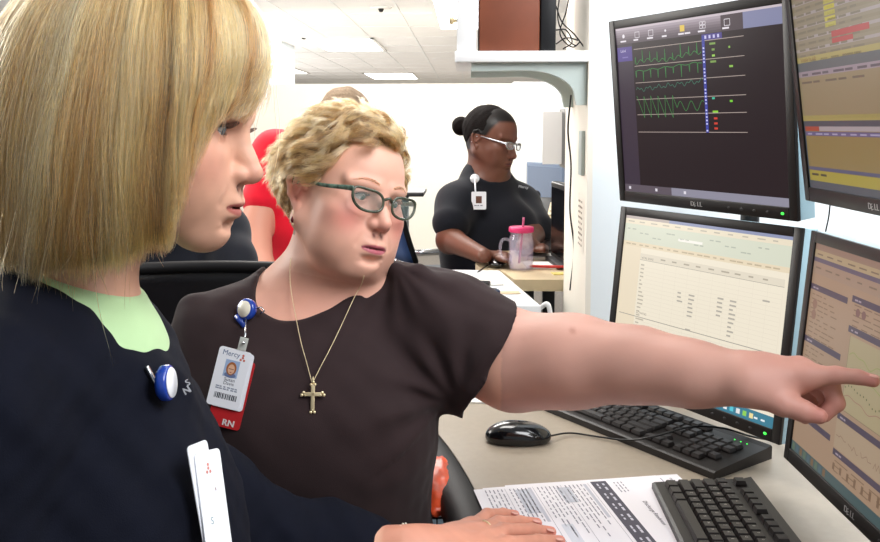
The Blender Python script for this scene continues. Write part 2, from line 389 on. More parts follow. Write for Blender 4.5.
# ================================================================== PEOPLE
def head(sd, fr, fat=1.0, jaw=1.0, nose=1.0, lidR=.0140, open_=.0052, chin2=0.0, ear=True, brow=1.0, mouth_open=0.0, nu=0.0):
    L = lambda *a, **k: sd.le(fr, *a, **k)
    L((-.014, 0, .028), (.098, .077, .093), k=.03)
    L((.028, 0, .028), (.064, .066, .072), k=.03)
    L((.034, 0, -.045), (.052, .056*fat, .058), k=.035)
    for s in (1, -1):
        sd.lc(fr, (-.004, s*.056*fat, -.05), (.066, s*.020*jaw, -.100), .017, .014, k=.03)
        L((.060, s*.040*fat, -.030), (.024, .024, .022), k=.025)
        L((.064, s*.030*fat, -.062), (.022, .020, .024), k=.03)
    L((.078, 0, -.100), (.017, .019, .016), k=.025)
    L((.078, 0, -.066), (.024, .030, .030), k=.02)
    if chin2: L((.035, 0, -.118), (.045, .04, .018), k=.03)
    for s in (1, -1):                          # sockets, brow
        L((.103, s*.032, -.001), (.019, .020, .013), k=.016, op='s')
        sd.lc(fr, (.090, s*.012, .017), (.074, s*.052, .020), .0085*brow, .007*brow, k=.012)
    # nose
    sd.lc(fr, (.086, 0, .008), (.102, 0, -.026+nu*.6), .0085, .0085*nose, k=.012)
    sd.lc(fr, (.100, 0, -.026+nu*.6), (.1105, 0, -.040+nu), .0085*nose, .0098*nose, k=.008)
    L((.098, 0, -.044+nu), (.014, .012*nose, .009), k=.008)
    for s in (1, -1):
        L((.0955, s*.0125*nose, -.0445+nu), (.0120, .0070*nose, .0082), k=.005)
        L((.1020, s*.0068*nose, -.0545+nu), (.0060, .0034, .0050), k=.003, op='s')
    # eyelids around the eyeballs
    for s in (1, -1):
        e = (.0735, s*.0315, 0)
        L(e, (lidR, lidR, lidR), k=.005)
        L((e[0]+.016, e[1]+s*.0012, -.0010), (.0110, .0128, open_), k=.0016, op='s')
        sd.lc(fr, (e[0]+.0150, e[1]-s*.010, .0068), (e[0]+.0085, e[1]+s*.012, .0068), .0010, .0010, k=.003)
    # lips
    L((.0945, 0, -.0655), (.0085, .020, .0055), k=.006)
    for s in (1, -1): L((.0985, s*.006, -.0665), (.0060, .0100, .0040), k=.005)
    L((.0955, 0, -.0785), (.0085, .0165, .0058), k=.006)
    L((.1025, 0, -.0722), (.0080, .0215, .0009+mouth_open), k=.0022, op='s')
    L((.1075, 0, -.058), (.005, .0025, .008), k=.004, op='s')
    L((.0985, 0, -.090), (.008, .016, .004), k=.010, op='s')
    for s in (1, -1):                          # nasolabial folds
        sd.lc(fr, (.1035, s*.0225, -.047), (.0965, s*.032, -.070), .0026, .0014, k=.007, op='s')
    if ear:
        for s in (1, -1):
            y = s*.0755
            sd.lc(fr, (-.006, y-s*.004, -.004), (-.006, y-s*.004, -.030), .006, .006, k=.008)
            ring = [(.004, y, -.004), (.002, y+s*.004, .016), (-.008, y+s*.008, .026), (-.020, y+s*.011, .020), (-.025, y+s*.012, .004), (-.019, y+s*.009, -.016), (-.009, y+s*.004, -.030), (-.002, y+s*.001, -.037)]
            for a, b in zip(ring[:-1], ring[1:]): sd.lc(fr, a, b, .0038, .0038, k=.003)
            L((-.010, y+s*.004, .002), (.014, .0035, .022), k=.003)
            L((-.003, y+s*.002, -.034), (.006, .0045, .008), k=.004)
            L((-.007, y+s*.0085, -.004), (.007, .005, .010), k=.004, op='s')
def face_cols(fr, base, lip, blush, scalp, scalp_fn, tip=None, mott=.03, bl=.55, seed=3):
    base, lip, blush, scalp = [np.array(srgb(c)) for c in (base, lip, blush, scalp)]
    tip = blush if tip is None else np.array(srgb(tip))
    def g(q, c, r): return np.exp(-(((q-np.array(c))/np.array(r))**2).sum(1))
    def f(v):
        q = fr.inv(v); c = np.repeat(base[None], len(v), 0)
        def mix(c, t, w): return c+(t-c)*np.clip(w, 0, 1)[:, None]
        for s in (1, -1):
            c = mix(c, blush, bl*g(q, (.070, s*.046, -.036), (.03, .022, .022)))
            c = mix(c, blush, .7*g(q, (-.008, s*.08, -.004), (.02, .012, .03)))
            c = mix(c, np.array([.35, .16, .12])*base*1.6, .45*g(q, (.088, s*.0315, -.001), (.02, .015, .0085)))
            c = mix(c, np.array([.05, .02, .015]), g(q, (.100, s*.0070, -.0530), (.006, .0036, .0045)))
        c = mix(c, tip, .6*g(q, (.112, 0, -.042), (.015, .018, .012)))
        m = (((q-np.array([.095, 0, -.0722]))/np.array([.016, .0235, .0110]))**2).sum(1)
        zz = q[:, 2]+.0722; lim = np.where(zz > 0, .0068, .0085)*np.sqrt(np.clip(1-(q[:, 1]/.024)**2, 0, 1))
        w = np.clip((lim-np.abs(zz))/.0018, 0, 1)*(q[:, 0] > .076)
        c = mix(c, lip, w); c = mix(c, lip*.4, np.exp(-(zz/.0009)**2)*w)
        n = wob1(q, seed, 55)+.6*wob1(q, seed+1, 160); c = c*(1+mott*n)[:, None]
        sp = wob1(q, seed+2, 420); c = mix(c, c*.8, (sp > 1.05)*.35*(q[:, 2] > -.2))
        w = np.clip(scalp_fn(q), 0, 1); c = mix(c, scalp, w)
        return c
    return f
def eyeballs(fr, parent, look, iris='4a6a78'):
    for s in (1, -1):
        R = nrm(look); me = MB(); c = fr.p((.0735, s*.0315, 0)); r = .0124*fr.sc
        bm = bmesh.new(); bmesh.ops.create_icosphere(bm, subdivisions=4, radius=1); a = np.array([v.co[:] for v in bm.verts]); fs = [[v.index for v in f.verts] for f in bm.faces]; bm.free()
        d = a@fr.d(R); ang = np.degrees(np.arccos(np.clip(d, -1, 1)))
        col = np.where((ang < 11)[:, None], [[.004]*3], np.where((ang < 27)[:, None], [srgb(iris)], [[.62, .58, .55]]))
        me.add(a*r*(1+.05*(ang < 27))[:, None]+c, fs, 0, True); o = me.build('eye', M_eye, parent)
        at = o.data.color_attributes.new('Col', 'FLOAT_COLOR', 'POINT'); cc = np.ones((len(a), 4)); cc[:, :3] = col; at.data.foreach_set('color', cc.ravel())
def brow_lashes(fr, parent, bcol, lcol, sides=(1, -1), lash=.008, nb=150, bw=.0045, brow=True):
    pts = []; rad = []; cols = []
    for s in sides:
        if brow:
            for i in range(nb):
                t = random.random(); y = .010+.040*t; z = .0185+.007*math.sin(min(t*1.25, 1)*PI*.8)+random.uniform(-1, 1)*bw*(1-.6*t)*.5
                x = .0985-.020*t**1.6-(.0035 if t > .7 else 0)*0
                a = np.array([x, s*y, z]); d = np.array([-.15, s*1, .35-.7*t])*random.uniform(.006, .010)
                pts.append([fr.p(a+d*k/3+np.array([.0012*math.sin(k), 0, 0])) for k in range(4)]); rad.append([.00016, .00015, .0001, .00003]); cols.append(bcol)
        for i in range(46):
            t = i/45; y = .0200+.0245*t; x = .0735+math.sqrt(max(.0142**2-(y-.0315)**2, 0)); z = .0030*math.sin(PI*t)+.0005
            a = np.array([x, s*y, z]); d = np.array([.9, s*(t-.35)*.9, .1]); 
            pts.append([fr.p(a+d*lash*k/3+np.array([0, 0, .0035*(k/3)**2*lash/.008])) for k in range(4)]); rad.append([.00042, .0003, .0002, .00006]); cols.append(lcol)
    return strands('eyebrow' if brow else 'eyelash', np.array(pts), np.array(rad), np.array([srgb(c) for c in cols]), M_hair, parent)
M_hair = hair_mat('hair_fibre'); M_hair_dk = M_hair
M_eye = mat('eye', 'ffffff', .08, attr=True, coat=.6)
M_skin = mat('skin', 'ffffff', .48, attr=True, sss=.05, bump=.25, bscale=900, spec=.4, bdist=.0004)
M_skin2 = mat('skin_dark', 'ffffff', .42, attr=True, sss=.05, bump=.2, bscale=600, spec=.45, bdist=.0004)
M_cap = mat('hair_mass', 'ffffff', .85, spec=.15, attr=True, bump=.8, bscale=260, var=.25, vscale=160, bdist=.002)
def person(name_at, label, group=None): return empty('person', name_at, label, 'person', group)

# ------------------------------------------------------------------ nurse with the blonde bob (close on the left)
def woman_bob():
    yaw = math.radians(2); tl = math.radians(10)
    F = CV(math.cos(yaw)*math.cos(tl), -math.sin(tl), math.sin(yaw)); UP = CV(math.sin(tl), math.cos(tl), 0)
    hc = P(149, 117, .80); fr = Fr(hc, F, UP, .965)
    root = person(P(-20, 900, .8)*np.array([1, 1, 0])+V(0, 0, .45), 'woman with blonde bob in navy scrubs, in profile, one hand on the papers')
    sd = SD(); head(sd, fr, fat=1.02, lidR=.0140, open_=.0056, chin2=0, nose=1.0, nu=.004)
    nb = P(62, 324, .80); rs, ls = P(-75, 425, .62), P(124, 446, .97)
    body = SD()
    def torso(s, g=0.0, arms=True):
        s.cone(nb+CV(0, -.03, 0), P(42, 432, .8), .065+g, .114+g, k=.05)
        s.cone(nb+CV(.0, -.03, .02), rs, .058+g, .062+g, k=.06); s.cone(nb+CV(.0, -.03, -.02), ls, .056+g, .055+g, k=.06)
        s.ell(P(28, 532, .8), (.140+g, .19+g, .20+g), k=.08)
        s.ell(P(90, 590, .76), (.10+g, .09+g, .10+g), k=.08); s.ell(P(116, 580, .86), (.09+g, .08+g, .09+g), k=.08)
        s.cone(P(40, 560, .8), P(0, 850, .8), .15+g, .18+g, k=.08)
        if arms:
            s.cone(rs, P(-70, 700, .60), .062+g, .05+g, k=.04)
            s.chain([ls, P(205, 512, .98), P(266, 548, 1.0), P(330, 552, 1.03), P(384, 556, 1.05)], [.055+g, .052+g, .047+g, .040+g, .027+g], k=.03)
    torso(sd); sd.lc(fr, (-.025, 0, -.045), fr.inv(nb), .049, .053, k=.03)
    sd.chain([P(330, 552, 1.03), H(402, 552, .788), H(425, 549, .787)], [.036, .026, .025], k=.02)
    # the hand lies on the papers
    z0 = .7535
    def fing(a, ks, rs_): sd.chain([a]+ks, rs_, k=.004, k0=.014)
    wr = H(418, 551, .787)
    mcp = {'p': H(470, 528, .781), 'r': H(474, 536, .785), 'm': H(478, 546, .786), 'i': H(480, 558, .785)}
    for kk in mcp: sd.cone(wr, mcp[kk], .017, .0115, k=.02)
    sd.ell(H(448, 545, .781), (.032, .034, .012), k=.02)
    fing(mcp['p'], [H(487, 515, .779), H(503, 514, .768), H(515, 515, .762)], [.0095, .0085, .0075, .0066])
    fing(mcp['r'], [H(498, 523, .781), H(520, 522, .769), H(537, 523, .762)], [.0105, .0092, .0080, .0070])
    fing(mcp['m'], [H(505, 531, .782), H(532, 530, .770), H(551, 532, .762)], [.0110, .0095, .0083, .0072])
    fing(mcp['i'], [H(508, 544, .782), H(538, 541, .770), H(560, 541, .762)], [.0110, .0095, .0083, .0072])
    fing(H(430, 562, .782), [H(452, 580, .776), H(480, 590, .765), H(500, 590, .760)], [.015, .0125, .0105, .0085])
    zc = fr.p((0, 0, -.16))[2]
    h1 = sd.mesh(hc-V(.16, .16, .20), hc+V(.16, .16, .18), .0014)
    zc = (hc-V(.16, .16, .20))[2]
    xh = H(400, 552, .788)[0]
    h2 = sd.mesh(V(xh, .75, .742), V(xh+.26, 1.35, .83), .0016)
    bd = sd.mesh(V(-1.0, .3, .55), V(xh+.02, 1.4, zc+.02), .006)
    bd = drop(*bd, lambda c: (c[:, 2] > zc+.006) | (c[:, 0] > xh+.006))
    def scalp(q):
        up = (q[:, 2]-.055)/.02; back = (-.012-q[:, 0]+.25*np.maximum(q[:, 2]+.02, 0))/.02*(q[:, 2] > -.11)
        return np.clip(np.maximum(up, back), 0, 1)*(q[:, 2] > -.10)
    fc = face_cols(fr, 'd3a188', 'a85f56', 'c98070', '8a6a45', scalp, tip='d08a78', mott=.05, seed=7)
    def cols(v):
        c = fc(v); far = np.linalg.norm(fr.inv(v), axis=1) > .2
        hd = (v[:, 0] > xh-.02)
        c[hd] = np.array(srgb('cf9079'))*(1+.06*wob1(v[hd], 5, 90))[:, None]
        for kk, tp in (('p', (515, 515)), ('r', (537, 523)), ('m', (551, 532)), ('i', (560, 541))):
            w = np.exp(-((v-H(*tp, .762))**2).sum(1)/.011**2); c += (np.array(srgb('dc7f74'))-c)*w[:, None]*.7
            w = np.exp(-((v-mcp[kk])**2).sum(1)/.010**2); c += (np.array(srgb('c9796a'))-c)*w[:, None]*.5
        return c
    v1, f1 = h1; v1 = relax(v1, f1, 1, .35); v2, f2 = h2; v2 = relax(v2, f2, 1, .4)
    np_obj('body', [(v1, f1), (v2, f2), bd], M_skin, root, cols)
    # fingernails
    for tp, pr in (((515, 515), (503, 514)), ((537, 523), (520, 522)), ((551, 532), (532, 530)), ((560, 541), (538, 541))):
        a = H(*tp, .766); b = H(*pr, .773); x = nrm(a-b); z = nrm(V(0, 0, 1)-x*x[2]); y = np.cross(z, x)
        MB().ball(a+z*.0025-x*.001, (.0062, .0048, .0014), np.stack([x, y, z], 1), n=12).build('fingernail', M_nail, root)
    eyeballs(fr, root, (1, 0.0, -.30), '3f5560')
    brow_lashes(fr, root, '7d5a3e', '150f0d', sides=(1, -1), lash=.0105, nb=150)
    # eyeliner along the lid edges
    for s in (-1, 1):
        m = MB()
        for up in (1, -1):
            pts = []
            for t in np.linspace(0, 1, 14):
                y = .0192+.0250*t; x = .0735+math.sqrt(max(.0136**2-(y-.0315)**2, 0)); pts.append(fr.p((x, s*y, -.001+up*.0043*math.sin(PI*t)**.8)))
            m.tube(pts, [.0007 if up > 0 else .0003]*14, 6)
        m.build('eyeliner', M_liner, root)
    # green shirt, then scrubs
    gs = SD(); torso(gs, .005, False); gs.lc(fr, (-.04, 0, -.13), fr.inv(nb+CV(-.01, 0, 0)), .054, .062, k=.03)
    xdir = CV(1, -.45, 0); 
    c0 = fr.p((-.028, 0, -.118)); gs.ell(c0, (.105, .105, .052), np.stack([nrm(CV(1, -.35, 0)), nrm(CV(0, 0, 1)), nrm(CV(.35, 1, 0))], 1), k=.006, op='s')
    g = gs.mesh(V(-.75, .4, .85), V(-.05, 1.15, 1.32), .003)
    np_obj('green_shirt', [g], M_green, root)
    sc = SD(); torso(sc, .013)
    a, b = nb+CV(-.055, .035, 0), nb+CV(.15, -.16, .0)
    # V opening: wedge running from the nape down the front
    sc.opening([(-90, 235), (-60, 255), (-20, 252), (21, 268), (64, 287), (102, 315), (134, 350), (162, 384), (186, 416), (198, 408), (200, 372), (198, 330), (188, 290), (175, 200), (0, 190), (-90, 200)], .75)
    sc.plane(P(386, 552, 1.05), nrm(P(384, 556, 1.05)-P(330, 552, 1.03)))
    def folds(p): return .0035*wob1(p, 21, 22)+.0022*wob1(p, 22, 48)
    sc.disp = folds
    s_ = sc.mesh(V(-1.0, .3, .62), V(.2, 1.4, 1.30), .0036)
    np_obj('scrub_top', [s_], M_navy, root)
    # ---- hair
    top = [(.02, -.012, .150)]
    G = np.array([
        [(.012, .015, .145), (.060, .012, .140), (.092, .006, .112), (.108, .0, .075), (.108, -.008, .046), (.103, -.014, .028), (.097, -.018, .012)],
        [(.010, -.005, .148), (.055, -.020, .142), (.088, -.034, .112), (.103, -.045, .075), (.101, -.052, .045), (.094, -.060, .022), (.085, -.066, .004)],
        [(.006, -.010, .150), (.040, -.045, .138), (.068, -.073, .100), (.078, -.088, .055), (.077, -.092, .015), (.077, -.090, -.028), (.074, -.084, -.072)],
        [(.000, -.012, .151), (.022, -.055, .136), (.045, -.088, .090), (.060, -.103, .035), (.065, -.102, -.025), (.070, -.092, -.085), (.068, -.078, -.116)],
        [(-.015, -.012, .152), (-.005, -.060, .136), (.010, -.097, .085), (.022, -.115, .020), (.030, -.116, -.050), (.032, -.102, -.112), (.028, -.082, -.146)],
        [(-.035, -.012, .150), (-.040, -.060, .134), (-.035, -.100, .080), (-.033, -.118, .010), (-.034, -.120, -.060), (-.038, -.104, -.126), (-.042, -.082, -.166)],
        [(-.055, -.010, .145), (-.078, -.052, .126), (-.088, -.090, .070), (-.090, -.108, .005), (-.088, -.108, -.060), (-.084, -.092, -.120), (-.080, -.072, -.158)],
        [(-.062, -.006, .142), (-.108, -.036, .112), (-.132, -.062, .050), (-.138, -.072, -.010), (-.132, -.070, -.066), (-.118, -.058, -.110), (-.106, -.046, -.134)],
        [(-.066, .0, .141), (-.122, .0, .106), (-.152, .0, .042), (-.158, .0, -.014), (-.150, .0, -.066), (-.130, .0, -.108), (-.114, .0, -.130)],
    ])
    mir = G[-2:0:-1].copy(); mir[:, :, 1] = -mir[:, :, 1]+.0; mir[:, 4:, 0] -= .012; mir[-3:, :, 0] -= np.linspace(0, .045, 7)[None]
    GG = np.concatenate([G, mir, G[:1]*np.array([1, -1, 1])+np.array([0, 0, 0])])
    K = 26; dense = np.array([cat_rom(g_, 60) for g_ in GG]); nG = len(GG)
    def sample(u, t):                           # u in guide units, t 0..1
        u = np.clip(u, 0, nG-1.0001); i = u.astype(int); fu = (u-i); fu = fu*fu*(3-2*fu)*.5+fu*.5; tt = np.clip(t, 0, 1)*58.999; j = tt.astype(int); ft = (tt-j)[..., None]; fu = fu[..., None]
        return (dense[i, j]*(1-ft)+dense[i, j+1]*ft)*(1-fu)+(dense[i+1, j]*(1-ft)+dense[i+1, j+1]*ft)*fu
    NS = 36000; NC = 1500
    # more strands on the visible half
    uc = np.where(RNG.random(NC) < .72, RNG.uniform(0, 8.6, NC), RNG.uniform(8.6, nG-1, NC)); lc_ = RNG.random(NC)**.7; ph = RNG.uniform(0, 6.28, (NC, 3)); tc_ = RNG.random(NC)
    ci = RNG.integers(0, NC, NS); l = np.clip(lc_[ci]+RNG.normal(0, .10, NS), 0, 1.05); T = np.linspace(0, 1, K)
    t0 = np.where(RNG.random(NS) < .35, 0, RNG.uniform(0, .45, NS))*(1-.0*l); t1 = np.clip(1.0-.16*RNG.random(NS)**2-.10*(1-l)+.03*np.sin(uc[ci]*9), .5, 1.03)*np.where(uc[ci] > 9.3, .86, 1)
    t = t0[:, None]+(t1-t0)[:, None]*T[None]
    du = RNG.normal(0, .16, NS)*np.where(uc[ci] < 3.6, .5, 1)
    sway = .08*np.sin(t*3.1+ph[ci, 0][:, None])*t
    u = uc[ci][:, None]+du[:, None]*(1-.55*T[None])+sway
    # guide shape lies on the outer surface
    u = u+RNG.normal(0, .10, NS)[:, None]*T[None]**1.3*np.where(uc[ci] < 3.2, .4, 1)[:, None]+.05*np.sin(t*7+ph[ci, 1][:, None])*t
    # keep the front edge of the side hair clean, far fringe in place
    q = sample(u, t)
    cen = np.array([-.025, 0, 0]); sc_ = 1-(1-l)[:, None]*(.20-.05*t)
    body_ = cen[None, None]; qq = (q-body_)*np.stack([sc_, sc_, 1-(1-l)[:, None]*.14*np.clip(1-t*1.4, 0, 1)], 2)+body_
    w = np.stack([np.sin(t*9+ph[ci, k][:, None])*.0034*t+np.sin(t*21+ph[ci, (k+1) % 3][:, None]*2+RNG.uniform(0, 1, NS)[:, None])*.0008 for k in range(3)], 2)
    fly = RNG.normal(0, .0012, (NS, 1, 3))*(T**1.5)[None, :, None]*3
    fl = (RNG.random(NS) < .03)[:, None, None]; fly = fly*(1+5*fl)*np.where(uc[ci] < 4.2, .25, 1)[:, None, None]
    qq = qq+w+fly
    big = .006*np.sin(u*2.7+1.0)*np.clip(t, 0, 1); qq[:, :, 1] -= big*.6; qq[:, :, 0] += big*.3
    wp = fr.o+(qq*fr.sc)@fr.R.T
    rad = np.full((NS, K), .00017); rad[:, -4:] *= np.array([.9, .75, .55, .3]); rad *= RNG.uniform(.75, 1.25, NS)[:, None]
    pal = np.array([srgb(c) for c in ('9f7244', 'c2965f', '805a36', 'dfc08d', 'b08450', '674726')])
    pc = RNG.choice(6, NC, p=[.30, .22, .17, .09, .16, .06]); cc = pal[pc][ci]*RNG.uniform(.8, 1.2, NS)[:, None]
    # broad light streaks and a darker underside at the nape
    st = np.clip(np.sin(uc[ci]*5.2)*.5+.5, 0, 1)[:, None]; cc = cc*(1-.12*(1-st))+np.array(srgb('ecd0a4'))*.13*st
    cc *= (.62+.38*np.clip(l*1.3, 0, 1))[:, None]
    shell = SD()
    # inner mass of hair that the strands lie on
    mass_v = []; mass_f = []
    gg = np.linspace(0, nG-1.001, 110); tt = np.linspace(0, .93, 40)
    A, B = np.meshgrid(gg, tt, indexing='ij'); q0 = sample(A.ravel(), B.ravel()).reshape(110, 40, 3)
    s0 = .86+.02*np.sin(A*9)
    q0 = (q0-cen)*np.stack([s0, s0, np.where(B < .5, .93, .97)], 2)+cen
    q0 = fr.o+(q0.reshape(-1, 3))@fr.R.T
    fs = np.array([(i*40+j, i*40+j+1, (i+1)*40+j+1, (i+1)*40+j) for i in range(109) for j in range(39)])
    hm = np_obj('hair', [(q0, fs)], M_cap, root, lambda v: np.repeat(np.array([srgb('7d6040')]), len(v), 0))
    so = hm.modifiers.new('thickness', 'SOLIDIFY'); so.thickness = .006; so.offset = 0
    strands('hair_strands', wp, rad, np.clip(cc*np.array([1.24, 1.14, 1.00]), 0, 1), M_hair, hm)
    return root, fr, nb
# ------------------------------------------------------------------ short strands grown over the scalp
def short_hair(fr, root, n, flow, region, length, pal, lift=.6, nclump=500, K=14, rad=.00016, seed=5, curl=.35, shell_h=.010, hcol='6b5134', cen=(-.012, 0, .030), rr=(.100, .080, .094), noise_f=30, name='hair', shell_res=.003, jit=.006):
    rg = np.random.default_rng(seed); cen = np.array(cen); rr = np.array(rr)
    d = rg.normal(size=(n*8, 3)); d /= np.linalg.norm(d, axis=1)[:, None]; q = cen+d*rr; m = region(q) > .5; q = q[m][:n]; d = d[m][:n]; n = len(q)
    # clumping: every strand leans to its nearest clump seed
    cs = q[rg.integers(0, n, nclump)]
    ci = np.array([((cs-x)**2).sum(1).argmin() for x in q]); c = cs[ci]
    def nor(p): g = (p-cen)/rr**2; return g/np.linalg.norm(g, axis=-1)[..., None]
    ln = length(q)*rg.uniform(.75, 1.15, n); p = q.copy(); pc = c.copy(); out = [p.copy()]
    lc_ = length(c)
    ph = rg.uniform(0, 6.28, (nclump, 3))[ci]; st = 1/(K-1)
    for k in range(1, K):
        t = k*st; npc = nor(pc); f = flow(pc); f = f-npc*(f*npc).sum(1)[:, None]; f /= np.maximum(np.linalg.norm(f, axis=1), 1e-6)[:, None]
        nz = wob(pc, seed, noise_f)+.5*wob(pc, seed+9, noise_f*2.3)
        side = np.cross(npc, f); cu = np.sin(t*5.2+ph[:, 0])[:, None]*side*curl+np.sin(t*6+ph[:, 1])[:, None]*npc*curl*.6
        dr = npc*(lift*(1-t)**1.3-.25*t)+f*(.35+.9*t)+nz*.45*t**.5+cu
        dr /= np.linalg.norm(dr, axis=1)[:, None]; pc = pc+dr*(lc_*st)[:, None]
        s = np.sqrt((((pc-cen)/(rr*1.03))**2).sum(1)); pc = np.where((s < 1)[:, None], cen+(pc-cen)/s[:, None], pc)
        off = (q-c)*(1-.55*t); p = pc+off+rg.normal(0, jit*.12, (n, 3))*t
        out.append(p.copy())
    out = np.stack(out, 1)
    # individual lengths: resample each along its clump path
    fr_ = (ln/np.maximum(length(q)*1.15, 1e-6)); T = np.linspace(0, 1, K)[None]*fr_[:, None]*(K-1); i = np.clip(T.astype(int), 0, K-2); w = (T-i)[..., None]
    ar = np.arange(n)[:, None]; out = out[ar, i]*(1-w)+out[ar, i+1]*w
    out += (rg.normal(0, 1, (n, 1, 3))*(np.linspace(0, 1, K)**2)[None, :, None])*jit*.5
    wp = fr.o+(out*fr.sc)@fr.R.T; pal = np.array([srgb(x) for x in pal])
    cc = pal[rg.integers(0, len(pal), nclump)][ci]*rg.uniform(.75, 1.25, n)[:, None]
    ra = np.full((n, K), rad); ra[:, -3:] *= np.array([.8, .55, .25]); ra *= rg.uniform(.7, 1.3, n)[:, None]
    # mass below: thin lumpy shell over the scalp region
    bm = bmesh.new(); bmesh.ops.create_icosphere(bm, subdivisions=5, radius=1); a = np.array([v.co[:] for v in bm.verts]); F = np.array([[v.index for v in f.verts] for f in bm.faces]); bm.free()
    q0 = cen+a*rr; reg = region(q0); hgt = np.clip(reg, 0, 1)*shell_h*(1+.35*wob1(q0, seed, 60))
    q1 = q0+a*hgt[:, None]-a*(.004*(reg < .02))[:, None]; keep = (reg[F] > .03).any(1)
    F = F[keep]; q1 = fr.o+(q1*fr.sc)@fr.R.T
    me = bpy.data.meshes.new(name); o0 = wpos(root); me.from_pydata((q1-o0).tolist(), [], F.tolist()); me.update()
    at = me.color_attributes.new('Col', 'FLOAT_COLOR', 'POINT'); cc4 = np.ones((len(q1), 4)); cc4[:, :3] = srgb(hcol); at.data.foreach_set('color', cc4.ravel())
    hm = link(name, me, root, M_cap, True); bm = bmesh.new(); bm.from_mesh(me); lo = [v for v in bm.verts if not v.link_faces]; bmesh.ops.delete(bm, geom=lo, context='VERTS'); bm.to_mesh(me); bm.free()
    strands(name+'_strands', wp, ra, np.clip(cc*.86, 0, 1), M_hair, hm)
    return hm
def eyeglasses(fr, lens_c, w, h, m_frame, m_temple, m_lens, label, r=.0016, half=.033, wing=.006, temple=True, x=.108, ang=.16):
    root = empty('eyeglasses', fr.p((x, 0, 0)), label, 'glasses')
    fm = MB()
    for s in (1, -1):
        c = np.array([x-.004, s*half, -.006]); u = np.array([-math.sin(ang), s*math.cos(ang), 0]); v = np.array([-.10, 0, 1]); pts = []
        for k in range(40):
            a = 2*PI*k/40; e = 2.6; ca, sa = math.cos(a), math.sin(a)
            rx = abs(ca)**(2/e)*np.sign(ca); ry = abs(sa)**(2/e)*np.sign(sa)
            top = 1 if sa > 0 else .95
            pts.append(c+u*w*rx+v*(h*ry*top+wing*max(rx, 0)**2*.8))
        fm.tube([fr.p(p) for p in pts], r, 8, closed=True)
        a3 = np.array([fr.p(p) for p in pts]); cc = a3.mean(0); n_ = fr.d(np.cross(u, v)*s); lm = MB()
        th = nrm(n_)*.0006; kk = len(a3); lm.add(list(a3+th)+list(a3-th), [tuple(range(kk)), tuple(range(2*kk-1, kk-1, -1))]+[(i, (i+1) % kk, kk+(i+1) % kk, kk+i) for i in range(kk)], 0, False)
        lm.build('lens', m_lens, root)
        if temple:
            hy = c+u*w+v*(h*.35+wing*.8)
            tm = MB(); tm.tube([fr.p(p) for p in cat_rom([hy, hy+np.array([-.010, s*.004, .0]), (.045, s*.0745, .004), (.0, s*.0800, .006), (-.018, s*.0800, -.004), (-.028, s*.078, -.022)], 26)], [.0044-.0024*min(1, i/14) for i in range(26)], 8, flat=.45)
            tm.build('temple', m_temple, root)
    fm.tube([fr.p(p) for p in cat_rom([(x-.003, half-w, -.001), (x+.0015, 0, .0035), (x-.003, -half+w, -.001)], 9)], r*1.1, 8)
    fm.build('rim', m_frame, root)
    return root

